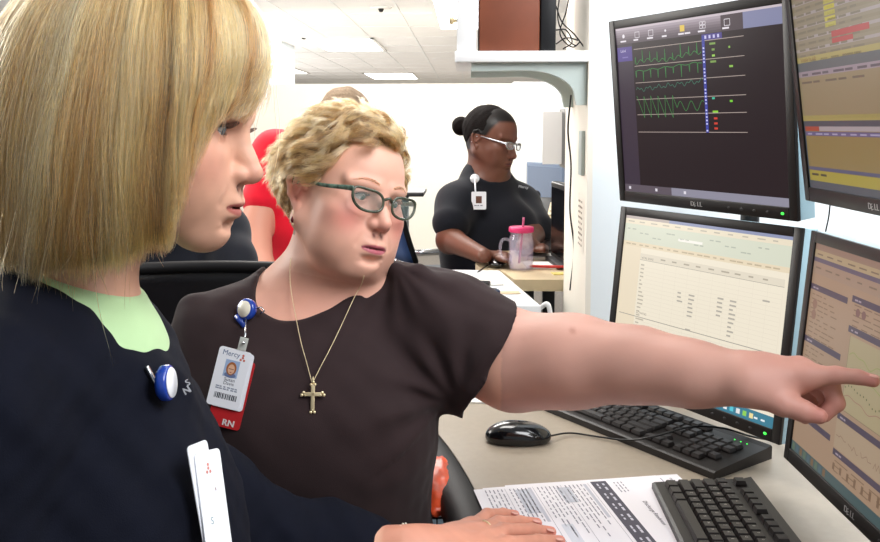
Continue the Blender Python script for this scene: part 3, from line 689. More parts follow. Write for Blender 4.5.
def woman_pointing():
    # head turned to the picture's right, bent down and tipped sideways
    ya, pi_, ro = math.radians(43), math.radians(5), math.radians(11)
    F = CV(math.sin(ya)*math.cos(pi_), -math.sin(pi_), math.cos(ya)*math.cos(pi_)); L = CV(math.cos(ya), 0, -math.sin(ya)); U = np.cross(F, L)
    U = U*math.cos(ro)+L*math.sin(ro)
    hc = P(344, 195, 1.25); fr = Fr(hc, F, U, .95)
    root = person(P(330, 700, 1.3)*np.array([1, 1, 0])+V(0, 0, .45), 'nurse in brown top with short tousled hair, pointing her arm at the screen')
    sd = SD(); head(sd, fr, fat=1.15, jaw=1.12, lidR=.0139, open_=.0056, chin2=0, nose=1.02, brow=.9, nu=.007)
    sd.le(fr, (.02, 0, -.105), (.044, .046, .018), k=.03)
    for s in (1, -1): sd.le(fr, (.045, s*.040, -.072), (.028, .024, .026), k=.03)
    nb = P(322, 292, 1.29); rs, ls = P(225, 343, 1.25), P(424, 320, 1.29)
    def torso(s, g=0):
        s.cone(nb+CV(0, .0, -.02), P(320, 400, 1.30), .07+g, .12+g, k=.05)
        s.cone(nb+CV(-.01, -.015, -.01), rs, .055+g, .062+g, k=.07); s.cone(nb+CV(.01, -.015, -.01), ls, .055+g, .060+g, k=.07)
        s.ell(P(312, 410, 1.30), (.155+g, .15+g, .17+g), k=.08)
        s.ell(P(268, 420, 1.20), (.095+g, .09+g, .10+g), k=.07); s.ell(P(362, 422, 1.21), (.086+g, .085+g, .095+g), k=.07)
        s.cone(P(320, 470, 1.28), P(340, 720, 1.30), .145+g, .185+g, k=.08)
        s.cone(rs, P(170, 500, 1.22), .060+g, .055+g, k=.05)
    ARM = [P(445, 326, 1.27), P(515, 361, 1.22), P(575, 361, 1.165), P(640, 365, 1.105), P(695, 374, 1.055), P(733, 378, 1.03)]
    torso(sd); sd.chain([ls]+ARM, [.060, .066, .0605, .0535, .0390, .0300, .0265], k=.05)
    sd.lc(fr, (-.02, 0, -.045), fr.inv(nb+CV(0, .0, -.005)), .051, .060, k=.03)
    # pointing hand
    wr = ARM[-1]; D = dict
    mc = {'i': P(808, 376, .992), 'm': P(800, 369, 1.012), 'r': P(790, 372, 1.032), 'p': P(778, 380, 1.05)}
    sd.cone(wr, P(760, 372, 1.02), .0255, .022, k=.02)
    for k_, r_ in (('i', .0118), ('m', .0120), ('r', .0115), ('p', .011)): sd.cone(P(748, 378+(6 if k_ == 'p' else 0), 1.012+.03*('imrp'.index(k_)/3)), mc[k_], .0185, r_, k=.022)
    sd.ell(P(777, 384, 1.015), (.036, .026, .017), np.stack([CR, -CF, CU], 1), k=.02)
    tipP = P(873, 381, .9635)
    sd.chain([mc['i'], P(836, 375, .982), P(858, 377, .972), tipP], [.0120, .0102, .0086, .0072], k=.003, k0=.012)
    sd.chain([mc['m'], P(830, 384, 1.004), P(836, 403, .998), P(824, 415, .998)], [.0118, .0108, .0098, .0085], k=.004, k0=.012)
    sd.chain([mc['r'], P(821, 388, 1.026), P(829, 406, 1.020), P(817, 417, 1.018)], [.0113, .0104, .0094, .0082], k=.004, k0=.012)
    sd.chain([mc['p'], P(806, 394, 1.045), P(815, 410, 1.040), P(805, 418, 1.036)], [.0105, .0092, .0084, .0074], k=.004, k0=.012)
    sd.chain([P(750, 388, 1.005), P(783, 404, .985), P(803, 411, .977), P(819, 416, .972)], [.0190, .0130, .0112, .0092], k=.008, k0=.02)
    xh = P(722, 378, 1.03)[0]; zc = (hc-V(0, 0, .185))[2]
    h1 = sd.mesh(V(hc[0]-.16, hc[1]-.16, zc), hc+V(.16, .16, .17), .0015)
    h2 = sd.mesh(V(xh, .85, .93), V(xh+.26, 1.17, 1.20), .0014)
    bd = sd.mesh(V(-.5, .9, .60), V(xh+.012, 1.6, 1.27), .004)
    bd = drop(*bd, lambda c: ((c[:, 2] > zc+.004) & (np.abs(c[:, 0]-hc[0]) < .15)) | (c[:, 0] > xh+.004))
    def scalp(q):
        front = (q[:, 2]-(.064+.2*np.clip(q[:, 0]-.05, 0, 1)))/.012*(q[:, 0] > .0)
        mid = (.030-q[:, 0]+.45*np.clip(q[:, 2]+.01, -.02, 1))/.012*(q[:, 2] > .012)
        back = (-.032-q[:, 0])/.01*(q[:, 2] > -.075)
        return np.clip(np.maximum(np.maximum(front, mid), back), 0, 1)
    fc = face_cols(fr, 'dba792', 'b0606a', 'cc6f66', '7b6045', scalp, tip='d07f75', mott=.03, bl=.95, seed=31)
    def cols(v):
        c = fc(v); q = fr.inv(v); far = (q[:, 2] < -.13)
        ch = np.exp(-((v-P(318, 300, 1.2))**2).sum(1)/.09**2)*far; c += (np.array(srgb('cf9380'))-c)*(ch*.5)[:, None]
        a = (v[:, 0] > P(500, 350, 1.2)[0]); n = 1+.045*wob1(v[a], 41, 30)+.03*wob1(v[a], 42, 110); c[a] = np.array(srgb('c9998a'))*n[:, None]
        hnd = np.clip((v[:, 0]-xh)/.05, 0, 1); c += (np.array(srgb('cf9486'))-c)*(hnd*.6)[:, None]
        for tp, r in ((tipP, .013), (P(819, 416, .972), .013), (P(824, 415, .998), .012), (P(836, 375, .982), .008), (mc['m'], .012), (P(836, 403, .998), .010), (P(803, 411, .977), .009)):
            w = np.exp(-((v-tp)**2).sum(1)/r**2); c += (np.array(srgb('cc7a72'))-c)*w[:, None]*.65
        for px, py in ((575, 333), (527, 345), (705, 393), (735, 372), (655, 352)):
            d = v-P(px, py, 1.1); d = d-np.outer(d@CF, CF)*.9; w = np.exp(-(d**2).sum(1)/.0035**2); c += (np.array(srgb('8a4c3c'))-c)*w[:, None]*(.75 if px == 575 else .4)
        return c
    v1, f1 = h1; v1 = relax(v1, f1, 1, .35); v2, f2 = h2; v2 = relax(v2, f2, 1, .35)
    np_obj('body', [(v1, f1), (v2, f2), bd], M_skin, root, cols)
    def nail(a, b, upd, w=.0050):
        x = nrm(a-b); z = nrm(upd-x*np.dot(upd, x)); y = np.cross(z, x); MB().ball(a+z*.0062-x*.0005, (.0068, w, .0016), np.stack([x, y, z], 1), n=12).build('fingernail', M_nail, root)
    nail(tipP, P(858, 377, .972), CV(0, 1, .3), .0045); nail(P(819, 416, .972), P(803, 411, .977), CV(.1, .5, .9), .0058)
    eyeballs(fr, root, (1, 0.30, -.42), '4b5a4e'); brow_lashes(fr, root, '6f4f36', '2a1c16', lash=.006, nb=110, bw=.004)
    for s in (-1, 1):
        m = MB()
        pts = []
        for t in np.linspace(0, 1, 14):
            y = .0192+.0250*t; x = .0735+math.sqrt(max(.0137**2-(y-.0315)**2, 0)); pts.append(fr.p((x, s*y, -.001+.0044*math.sin(PI*t)**.8)))
        m.tube(pts, .0005, 6); m.build('eyeliner', M_liner, root)
    # brown top
    sc = SD(); torso(sc, .008)
    sc.chain([ls+CV(-.01, .0, 0), P(452, 334, 1.27), P(497, 363, 1.235), P(527, 371, 1.21)], [.070, .074, .075, .078], k=.05)
    for a, b, r in (((396, 268), (440, 330), .012), ((420, 272), (448, 350), .012), ((405, 300), (425, 390), .012), ((450, 292), (470, 350), .010), ((385, 330), (428, 372), .012), ((440, 380), (380, 400), .014), ((190, 305), (215, 380), .012), ((250, 370), (180, 430), .012)):
        sc.cone(P(*a, 1.23), P(*b, 1.20), r*.7, r, k=.035)
    sc.opening([(518, 296), (514, 314), (490, 358), (464, 403), (466, 425), (500, 440), (640, 440), (640, 250), (530, 260)], 1.225, k=.003)
    # wide scoop neckline
    sc.opening([(262, 235), (256, 250), (251, 268), (251, 288), (257, 306), (274, 317), (292, 319), (313, 315), (336, 304), (356, 291), (374, 275), (388, 258), (392, 240), (380, 200), (280, 200)], 1.20)
    ap = P(458, 400, 1.22)
    def folds(p):
        q = p-ap; x = q@CR; y = q@CU; r_ = np.sqrt(x*x+y*y); an = np.arctan2(y, -x)
        f = np.sin(an*13+3*wob1(p, 53, 8))*np.exp(-((r_-.075)/.055)**2)*.0036*(an > -.6)*np.clip((r_-.02)/.05, 0, 1)
        q = p-P(395, 262, 1.25); x = q@CR; y = q@CU; r_ = np.sqrt(x*x+y*y); an = np.arctan2(-y, x)
        f += np.sin(an*15)*np.exp(-((r_-.07)/.05)**2)*.0012*(an > -.3)
        return f+.0022*wob1(p, 51, 16)+.0010*wob1(p, 52, 50)
    sc.disp = folds
    g = sc.mesh(V(-.6, .9, .58), V(.3, 1.7, 1.32), .0034); np_obj('brown_top', [g], M_brown, root)
    # hair
    def region(q):
        r = scalp(q); ear = ((q[:, 0] > -.030) & (q[:, 0] < .030) & (q[:, 2] < .018)); return np.where(ear, 0, r)
    def flow(p):
        fw = np.clip((p[:, 0]-.015)/.04, 0, 1); f = np.stack([-.75*(1-fw)+.10*fw, .45*np.sign(p[:, 1])*(1-fw)-1.0*fw*(p[:, 1] < .045)+.5*fw*(p[:, 1] >= .045), (-.55-.3*(p[:, 0] < -.03))*(1-fw)+fw*np.where(p[:, 1] < -.02, -.35, .25)], 1)
        lo = np.clip((.03-p[:, 2])/.05, 0, 1)[:, None]; f = f*(1-lo)+np.array([[-.5, 0, -.9]])*lo
        return f
    def length(q): return .034+.032*np.clip((q[:, 2]+.03)/.09, 0, 1)
    short_hair(fr, root, 30000, flow, region, length, ('8d6b43', 'ab8755', '654829', 'c4a472', '7a5b37', '9a784c'), lift=1.1, nclump=900, K=14, rad=.00018, seed=6, curl=.5, shell_h=.007, hcol='7d6040')
    return root, fr, nb, ls
# ------------------------------------------------------------------ people further back
def woman_desk():
    ya, pi_ = math.radians(57), math.radians(14)
    F = CV(math.sin(ya)*math.cos(pi_), -math.sin(pi_), math.cos(ya)*math.cos(pi_)); U = np.cross(F, CV(math.cos(ya), 0, -math.sin(ya)))
    hc = P(490, 139, 3.0); fr = Fr(hc, F, U, .97)
    root = person(P(485, 400, 3.05)*np.array([1, 1, 0])+V(0, 0, .5), 'woman in black top with dark hair in a bun, working at the far desk')
    sd = SD(); head(sd, fr, fat=1.08, jaw=1.15, lidR=.0138, open_=.0040, nose=1.15, chin2=0)
    nb = P(486, 180, 3.04); rs, ls = P(458, 205, 2.93), P(520, 204, 3.14)
    def torso(s, g=0):
        s.cone(nb, P(487, 230, 3.05), .065+g, .12+g, k=.05); s.cone(nb, rs, .055+g, .062+g, k=.06); s.cone(nb, ls, .055+g, .06+g, k=.06)
        s.ell(P(490, 240, 3.04), (.155+g, .14+g, .15+g), k=.07); s.ell(P(508, 228, 2.97), (.10+g, .09+g, .08+g), k=.06)
        s.cone(P(488, 260, 3.04), P(485, 340, 3.05), .155+g, .17+g, k=.08)
    torso(sd); sd.lc(fr, (-.02, 0, -.045), fr.inv(nb), .052, .056, k=.03)
    el = P(450, 240, 2.84); wr = H(484, 256, .915)
    sd.chain([rs, el, wr], [.058, .042, .023], k=.03)
    hz = .905
    sd.ell(H(495, 256, hz), (.050, .034, .016), k=.03); 
    for i in range(4): sd.chain([H(498, 253+i*1.8, hz+.004), H(506, 255+i*1.6, hz+.005), H(509.5, 257+i*1.5, hz-.012)], [.010, .009, .008], k=.004)
    wl = H(524, 248, .92); sd.chain([ls, P(535, 232, 3.05), wl], [.055, .043, .027], k=.03)
    sd.ell(H(533, 247, .912), (.040, .032, .014), k=.02)
    for i in range(4): sd.chain([H(536, 245.5+i*1.5, .914), H(543, 246+i*1.4, .917), H(547, 247.5+i*1.3, .900)], [.0095, .0085, .0075], k=.004)
    zc = hc[2]-.17
    h1 = sd.mesh(V(hc[0]-.16, hc[1]-.16, zc), hc+V(.16, .16, .17), .0025)
    bd = sd.mesh(V(-.3, 2.4, .6), V(.5, 3.5, zc+.01), .006); bd = drop(*bd, lambda c: (c[:, 2] > zc+.004) & (np.abs(c[:, 0]-hc[0]) < .15) & (np.abs(c[:, 1]-hc[1]) < .15))
    def scalp(q):
        a = (q[:, 2]-(.062+.3*np.clip(q[:, 0]-.05, 0, 1)))/.012*(q[:, 0] > 0); b = (.030-q[:, 0]+.5*np.clip(q[:, 2]-.01, -.02, 1))/.012*(q[:, 2] > .012); c = (-.035-q[:, 0])/.01*(q[:, 2] > -.05)
        return np.clip(np.maximum(np.maximum(a, b), c), 0, 1)
    fc = face_cols(fr, '6f4637', '6a3835', '774a3b', '120d0c', scalp, tip='75473a', mott=.03, bl=.3, seed=61)
    def cols(v):
        c = fc(v); far = fr.inv(v)[:, 2] < -.2; c[far] = np.array(srgb('6b4232')); return c
    np_obj('body', [h1, bd], M_skin2, root, cols)
    eyeballs(fr, root, (1, -.05, -.25), '1c0f0a')
    sc = SD(); torso(sc, .008); sc.chain([rs, P(451, 222, 2.86)], [.074, .064], k=.04); sc.chain([ls, P(537, 228, 3.03)], [.07, .06], k=.04)
    sc.ell(P(491, 168, 2.98), (.062, .10, .050), np.stack([CR, -CF, CU], 1), k=.005, op='s'); sc.disp = lambda p: .003*wob1(p, 71, 18)
    g = sc.mesh(V(-.3, 2.4, .6), V(.5, 3.5, 1.2), .006)
    np_obj('black_top', [g], M_blacktop, root)
    m = MB()
    R = fr.R
    hs = SD(); hs.le(fr, (-.015, 0, .030), (.100, .080, .093), k=.01); hs.le(fr, (-.132, .0, .022), (.034, .038, .036), k=.008)
    hs.plane(fr.p((.060, 0, .052)), fr.d((.62, 0, -.78)), k=.01); hs.le(fr, (.03, 0, -.045), (.09, .2, .075), k=.01, op='s')
    hs.disp = lambda p: .0012*wob1(p, 73, 90)
    v = hs.mesh(hc-V(.2, .2, .12), hc+V(.2, .2, .18), .003); np_obj('hair', [v], M_cap, root, lambda q: np.repeat([srgb('15100f')], len(q), 0))
    a = P(519, 187, 2.90)
    eyeglasses(fr, None, .022, .0125, M_silver, M_silver, M_lens, 'narrow silver eyeglasses worn by the woman at the far desk', r=.0022, wing=.003)
    return root
def man_red():
    F = CV(-.5, -.1, -.86); hc = P(344, 125, 3.0); fr = Fr(hc, F, V(0, 0, 1), 1.0)
    root = person(P(330, 420, 2.95)*np.array([1, 1, 0])+V(0, 0, .0), 'man in red shirt standing behind the nurse with tousled hair, back turned')
    sd = SD(); head(sd, fr, fat=1.05); nb = P(338, 178, 3.0); rs, ls = P(278, 170, 2.9), P(398, 178, 3.08)
    rs = P(277, 156, 2.88); nb = P(328, 152, 2.98); ls = P(362, 182, 3.1)
    def torso(s, g=0):
        s.cone(nb, P(330, 230, 2.98), .07+g, .15+g, k=.06); s.cone(nb, rs, .06+g, .07+g, k=.07); s.cone(nb, ls, .06+g, .07+g, k=.07)
        s.ell(P(308, 225, 2.95), (.155+g, .14+g, .19+g), k=.07); s.cone(P(312, 250, 2.96), P(318, 330, 2.96), .15+g, .155+g, k=.08)
    torso(sd); sd.lc(fr, (-.02, 0, -.04), fr.inv(nb), .058, .062, k=.03)
    el = P(256, 226, 2.80); sd.chain([rs, el, P(262, 268, 2.68), P(268, 285, 2.6)], [.062, .050, .036, .03], k=.03)
    sd.chain([ls, P(366, 240, 3.1), P(350, 280, 2.9)], [.06, .05, .03], k=.03)
    for s_ in (-1, 1):
        sd.chain([P(325+s_*18, 330, 2.96), P(325+s_*22, 470, 2.96), P(325+s_*22, 548, 2.99)], [.10, .07, .045], k=.04)
    g = sd.mesh(V(-1.0, 2.4, .0), V(.15, 3.5, 1.6), .009)
    b = srgb('c98d78')
    sk = scalp = None
    np_obj('body', [g], M_skin, root, lambda v: np.where(((v[:, 2] < .92) & (v[:, 0] > P(284, 250, 2.75)[0]))[:, None], [srgb('25272d')], [b]))
    sc = SD(); torso(sc, .012); sc.chain([rs, P(262, 200, 2.83)], [.078, .068], k=.05); sc.chain([ls, P(368, 232, 3.1)], [.078, .068], k=.05)
    sc.disp = lambda p: .004*wob1(p, 81, 14)
    g = sc.mesh(V(-1.0, 2.4, .85), V(.15, 3.5, 1.5), .007); np_obj('red_shirt', [g], M_red, root)
    hs = SD(); hs.le(fr, (-.006, 0, .032), (.112, .090, .102), k=.01); hs.le(fr, (.10, 0, -.08), (.09, .2, .09), k=.01, op='s'); hs.disp = lambda p: .003*wob1(p, 83, 70)
    v = hs.mesh(hc-V(.2, .2, .14), hc+V(.2, .2, .18), .004); np_obj('hair', [v], M_cap, root, lambda q: np.repeat([srgb('8d7a66')], len(q), 0))
    return root
def dark_person():
    F = CV(-.1, -.15, 1); hc = P(190, 165, 2.05); fr = Fr(hc, F, V(0, 0, 1), 1.0)
    root = person(P(195, 420, 2.1)*np.array([1, 1, 0])+V(0, 0, .45), 'person in black scrubs mostly hidden behind the blonde woman')
    sd = SD(); head(sd, fr); nb = P(190, 225, 2.1); rs, ls = P(130, 262, 2.1), P(222, 232, 2.12)
    def torso(s, g=0):
        s.cone(nb, P(185, 300, 2.12), .06+g, .12+g, k=.05); s.cone(nb, rs, .055+g, .06+g, k=.06); s.cone(nb, ls, .05+g, .055+g, k=.06)
        s.ell(P(185, 320, 2.12), (.14+g, .13+g, .17+g), k=.07); s.cone(P(180, 380, 2.12), P(180, 700, 2.1), .15+g, .16+g, k=.06)
    torso(sd); sd.lc(fr, (-.02, 0, -.04), fr.inv(nb), .05, .055, k=.03)
    g = sd.mesh(V(-1.0, 1.6, .0), V(-.2, 2.5, 1.55), .008); np_obj('body', [g], M_skin, root, lambda v: np.repeat([srgb('c39079')], len(v), 0))
    sc = SD(); torso(sc, .010); sc.chain([ls, P(232, 262, 2.05), P(225, 300, 1.98)], [.062, .055, .045], k=.03); sc.chain([rs, P(110, 330, 2.1)], [.07, .06], k=.03)
    g = sc.mesh(V(-1.0, 1.6, .0), V(-.2, 2.5, 1.22), .007); np_obj('black_scrub_top', [g], M_blacktop, root)
    hs = SD(); hs.le(fr, (-.018, 0, .034), (.108, .088, .102), k=.01); hs.le(fr, (.07, 0, -.05), (.09, .2, .09), k=.01, op='s')
    v = hs.mesh(hc-V(.2, .2, .14), hc+V(.2, .2, .18), .005); np_obj('hair', [v], M_cap, root, lambda q: np.repeat([srgb('3a2a20')], len(q), 0))
    return root
# ================================================================== ROOM
M_wall = mat('wall_paint', 'f3ede0', .8, bump=.1, bscale=120); M_wallw = mat('wall_paint_cool_lit', 'edf4f7', .75, bump=.1, bscale=160)  # cool one has the bluish light on wall_right put into its colour
M_ceil = mat('ceiling_tile', 'ebe8e5', .9, bump=.3, bscale=150, var=.02, vscale=3); M_grid = mat('ceiling_grid', 'e6e6e4', .6)
M_floor = mat('carpet', '6d6862', .95, bump=.6, bscale=400, var=.2, vscale=60)
M_lamp = mat('lamp_diffuser', 'ffffff', .5, emit=9.0); M_birch = mat('birch_laminate', 'dcc8a4', .45, var=.06, vscale=14)
M_desk = mat('grey_laminate', 'a09484', .30, var=.035, vscale=90, bump=.05, bscale=500); M_wood = mat('red_brown_wood', '743d27', .5, var=.18, vscale=10)
M_shelf = mat('shelf_white', 'e3e3e2', .5); M_brk = mat('bracket_grey_green', 'b9c4bf', .5); M_cabw = mat('white_cabinet_paint', 'eef0f2', .4)
def struct(o): o['kind'] = 'structure'; return o
def simple(name, c, size, m, label=None, cat=None, bev=0, parent=None, R=None, group=None):
    o = MB().box(c, size, R, bev).build(name, m, parent); tag(o, label, cat, group); return o
ZC = 2.5
struct(simple('floor', (0, 11, -.05), (16, 28, .1), M_floor))
struct(simple('ceiling', (0, 13.2, ZC+.05), (16, 23.0, .1), M_ceil))
g = MB()
xs = H(329, 0, ZC)[0]
for i in range(-12, 13): g.box((xs+i*.61, 13.2, ZC-.002), (.024, 23.0, .004))
for j in range(0, 19): g.box((0, 1.9+j*1.22, ZC-.002), (16, .024, .0042))
struct(g.build('trim_1', M_grid))
struct(simple('wall_back', (0, 24.6, 1.25), (16, .1, 2.5), M_wall))
# cream partition across the middle of the ward, and the brighter bay beside it
xa, xb = P(286, 100, 8.6)[0], P(514, 100, 8.6)[0]
struct(simple('wall_left', ((xa-7)/2+.2, 12.6, 1.25), (abs(xa-7)*0+3.4, .9, 2.5), M_wallw)).location.x = P(286, 100, 12.4)[0]-1.7
struct(simple('wall_center', ((xa+xb)/2-.6, 8.66, .86), (xb-xa+1.2, .1, 1.72), M_wall))
struct(simple('wall_right_bay', (xb+1.05, 8.9, .875), (2.1, .1, 1.75), M_cabw))
for i, (x0, y0, x1, y1) in enumerate([(304, 38, 383, 50), (363, 73, 417, 78.5), (275, 60, 309, 73), (430, -14, 458, 28)]):
    a, b = H(x0, y0, ZC), H(x1, y1, ZC); 
    if i == 0: xl, xr = H(304, 38, ZC)[0], H(372, 38, ZC)[0]
    elif i == 1: xl, xr = H(363, 73, ZC)[0], H(413, 73, ZC)[0]
    elif i == 2: xl, xr = H(309, 73, ZC)[0]-1.0, H(309, 73, ZC)[0]
    else: xl, xr = H(431, 0, ZC)[0], H(431, 0, ZC)[0]+.85
    yn, yf = a[1], b[1]; c = ((xl+xr)/2, (yn+yf)/2, ZC-.006)
    names = ['recessed ceiling light above the man in red', 'small far ceiling light near the back wall', 'far ceiling light beside the white column', 'near ceiling light beside the white shelf cabinet']
    r = empty('ceiling_light', c, names[i], 'ceiling light', 'recessed lights in the tiled ceiling')
    sx, sy = xr-xl, yf-yn; f = MB()
    for s in (-1, 1): f.box((c[0]+s*sx/2, c[1], ZC-.008), (.05, sy+.05, .016)); f.box((c[0], c[1]+s*sy/2, ZC-.008), (sx+.05, .05, .016))
    f.build('light_frame', M_white, r); MB().box((c[0], c[1], ZC-.005), (sx-.05, sy-.05, .006)).build('diffuser', M_lamp, r)
sp = H(381, 7, ZC); r = empty('smoke_detector', sp, 'round smoke detector on the ceiling above the nurses', 'smoke detector')
MB().lathe([(0, ZC), (.11, ZC), (.11, ZC-.012), (.05, ZC-.018), (0, ZC-.018)], (sp[0], sp[1], 0)).build('base_ring', M_white, r)
MB().lathe([(0, ZC-.018), (.030, ZC-.018), (.018, ZC-.05), (0, ZC-.052)], (sp[0], sp[1], 0)).build('sensor', M_black, r)
# partition on the right that carries the shelf
X0 = P(592, 200, 1.87)[0]; YW0 = 1.87
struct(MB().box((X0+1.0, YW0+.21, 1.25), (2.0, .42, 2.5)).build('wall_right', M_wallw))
struct(MB().box((X0-.006, YW0+.21, 1.25), (.012, .42, 2.5)).build('wall_side_sheet', M_wall))  # cream sheet added over the side; one paint, differing only by light
v_ = P(586, 153, 1.92); vt = MB()
vt.box((X0-.0165, v_[1], v_[2]), (.008, .05, .10), bev=.002); o = vt.build('wall_plate', M_brk); tag(o, 'small grey plate on the cream edge of the wall below the bracket', 'wall plate')
ar = Art(); ar.rect(0, 0, .10, .13, 'f4efe2')
for k in range(9): ar.scribble(.012, .012+k*.0125, .07, .005, '8b7d6b')
o = ar.build('paper_notice', M_art, (X0-.0124, YW0+.14, P(584, 252, 1.95)[2]), frame((0, -1, 0), (0, 0, 1), (-1, 0, 0)), step=.0003); tag(o, 'small printed notice taped to the cream edge of the wall', 'notice')
# shelf with brackets
sh_z = P(520, 53, 1.9)[2]; XL = P(455, 55, 1.9)[0]
r = empty('wall_shelf', (X0-.1, YW0+.17, sh_z), 'white shelf on grey brackets fixed to the end of the wall', 'shelf')
MB().box(((XL+X0)/2-.006, YW0+.16, sh_z-.012), (X0-XL-.012, .32, .024), bev=.002).build('shelf_board', M_shelf, r)
for yy in (YW0+.03, YW0+.27):
    L_ = X0-XL-.03; pts = [(0, 0), (-L_*.93, 0), (-L_*.93, -.018)]
    for t in np.linspace(0, 1, 14): a = t*PI/2; pts.append((-L_*.50+(L_*.50-.026)*math.sin(a), -.016-.058*(1-math.cos(a))))
    pts += [(-.022, -.092), (0, -.092)]
    m = MB(); m.prism([(x, z) for x, z in pts], -.011, .011, np.array([[1, 0, 0], [0, 0, -1], [0, 1, 0]]).astype(float), (X0-.0125, yy, sh_z-.0245))
    m.build('bracket', M_brk, r)
# things on the shelf
zz = sh_z+.0005
r = empty('wooden_box', (P(510, 50, 1.97)[0], YW0+.17, zz), 'red brown wooden box standing on the white shelf', 'box')
xl, xr = P(479, 40, 1.9)[0], P(538, 40, 1.9)[0]
MB().box(((xl+xr)/2, YW0+.15, zz+.16), (xr-xl, .26, .32), bev=.003).build('box_body', M_wood, r)
x1, x2 = xr+.002, P(554, 40, 1.9)[0]
r = empty('router', ((x1+x2)/2, YW0+.12, zz), 'tall black electronics box beside the wooden box on the shelf', 'router')
MB().box(((x1+x2)/2, YW0+.12, zz+.15), (x2-x1, .20, .30), bev=.003).build('case', M_black, r)
for k in range(3): MB().box((x2+.001, YW0+.06+k*.04, zz+.06), (.002, .018, .010)).build('port', M_silver, r)
r = empty('wall_cabinet', (P(466, 20, 1.95)[0], YW0+.15, zz), 'narrow white cabinet panel with brass knob at the end of the shelf', 'cabinet')
xl, xr = P(457, 30, 1.9)[0], P(476, 30, 1.9)[0]
MB().box(((xl+xr)/2, YW0+.15, zz+.16), (xr-xl, .28, .32), bev=.002).build('cabinet_panel', M_shelf, r)
kz = P(453, 21, 1.9)[2]; MB().lathe([(0, 0), (.004, 0), (.004, .006), (.009, .009), (.009, .016), (0, .018)], (xl, YW0+.05, kz), frame((0, 1, 0), (0, 0, 1), (-1, 0, 0))).build('knob', M_gold, r)
def cable(name, pts, rad, m, label, group=None, n=40):
    o = MB().tube(cat_rom(pts, n), rad, 8).build(name, m); return tag(o, label, 'cable', group)
for k, pp in enumerate([[(556, 6), (562, 22), (574, 34), (584, 47)], [(556, 30), (566, 30), (572, 42), (563, 49)], [(570, -8), (566, 12), (560, 34), (572, 47), (582, 40)], [(556, 44), (566, 38), (577, 40), (586, 44)], [(560, -8), (558, 20), (568, 40), (580, 48)]]):
    cable('power_cable', [P(x, y, 1.93+.03*k) for x, y in pp], .0016, M_black, 'thin black cable tangled behind the black box on the shelf', 'cables tangled on the shelf')
cable('power_cable', [P(571, 95, 2.0), P(568, 130, 2.0), P(571, 165, 2.05), P(570, 210, 2.1), P(574, 250, 2.1), P(570, 290, 2.15)], .0022, M_black, 'black cable hanging down the cream edge of the wall')
cable('power_cable', [P(831, 190, 1.80), P(829, 215, 1.82), P(825, 235, 1.82), P(822, 260, 1.80), P(826, 300, 1.76), P(824, 360, 1.74), P(826, 420, 1.55)], .0016, M_black, 'thin black cable hanging between the two right hand monitors')

# ------------------------------------------------------------------ front desk
ZD = .75
crv = cat_rom([H(430, 398), H(430, 414), H(436, 430), H(449, 447), H(463, 468), H(476, 492), H(486, 518), H(494, 548), H(500, 580), H(504, 640)], 40)
poly = [(p[0], p[1]) for p in crv]; pl = [(crv[0][0]-.01, YW0-.002)]+poly+[(1.25, crv[-1][1]), (1.25, YW0-.002)]
dk = empty('office_desk', (.5, 1.3, 0), 'grey laminate desk with a curved black edge under the keyboards', 'desk')
MB().prism(pl[::-1], ZD-.03, ZD).build('worktop', M_desk, dk)
e = MB(); off = []
for i in range(len(crv)):
    a = crv[max(i-1, 0)]; b = crv[min(i+1, len(crv)-1)]; t = nrm(b-a); n_ = V(t[1], -t[0], 0); n_ = -n_ if n_[0] > 0 else n_; off.append(crv[i]+n_)
prof = [(0, -.002), (.012, .003), (.034, .001), (.050, -.008), (.056, -.022), (.050, -.036), (0, -.040)]
vs = []; fs = []; K_ = len(prof)
for i in range(len(crv)):
    n_ = off[i]-crv[i]; n_[2] = 0
    for (a, b) in prof: vs.append(V(crv[i][0], crv[i][1], ZD)+n_*a+V(0, 0, b))
for i in range(len(crv)-1):
    for k in range(K_-1): fs.append((i*K_+k, (i+1)*K_+k, (i+1)*K_+k+1, i*K_+k+1))
e.add(vs, fs, 0, True).build('edge_moulding', M_black2, dk)
for (x, y) in ((1.15, .85), (1.15, 1.75), (.2, 1.75)): MB().box((x, y, (ZD-.03)/2), (.05, .05, ZD-.03), bev=.004).build('leg', M_black, dk)
# wire basket under the desk edge with its contents
bc = P(448, 545, 1.22); bz = .56
r = empty('wire_basket', (bc[0], bc[1], 0), 'black wire basket stand under the curved desk edge', 'basket')
m = MB(); bw, bd_, bh = .14, .26, .11; cx, cy = P(462, 545, 1.27)[:2]; top = .655
for k in range(15):
    y = cy-bd_/2+bd_*k/14; m.tube([(cx-bw/2, y, top-bh), (cx-bw/2, y, top)], .0012, 6); m.tube([(cx+bw/2, y, top-bh), (cx+bw/2, y, top)], .0012, 6)
for k in range(11):
    x = cx-bw/2+bw*k/10
    for yy in (-1, 1): m.tube([(x, cy+yy*bd_/2, top-bh), (x, cy+yy*bd_/2, top)], .0012, 6)
for zq in np.linspace(top-bh, top, 7):
    m.tube([(cx-bw/2, cy-bd_/2, zq), (cx+bw/2, cy-bd_/2, zq), (cx+bw/2, cy+bd_/2, zq), (cx-bw/2, cy+bd_/2, zq)], .0016 if zq < top-.001 else .003, 6, closed=True)
m.build('mesh_side', M_black, r)
MB().box((cx, cy, top-bh), (bw, bd_, .004)).build('basket_floor', M_black, r)
m = MB(); 
for sx_ in (-1, 1):
    for sy_ in (-1, 1): m = MB(); m.tube([(cx+sx_*bw/2, cy+sy_*bd_/2, 0), (cx+sx_*bw/2, cy+sy_*bd_/2, top-bh)], .006, 8); m.build('leg', M_black, r)
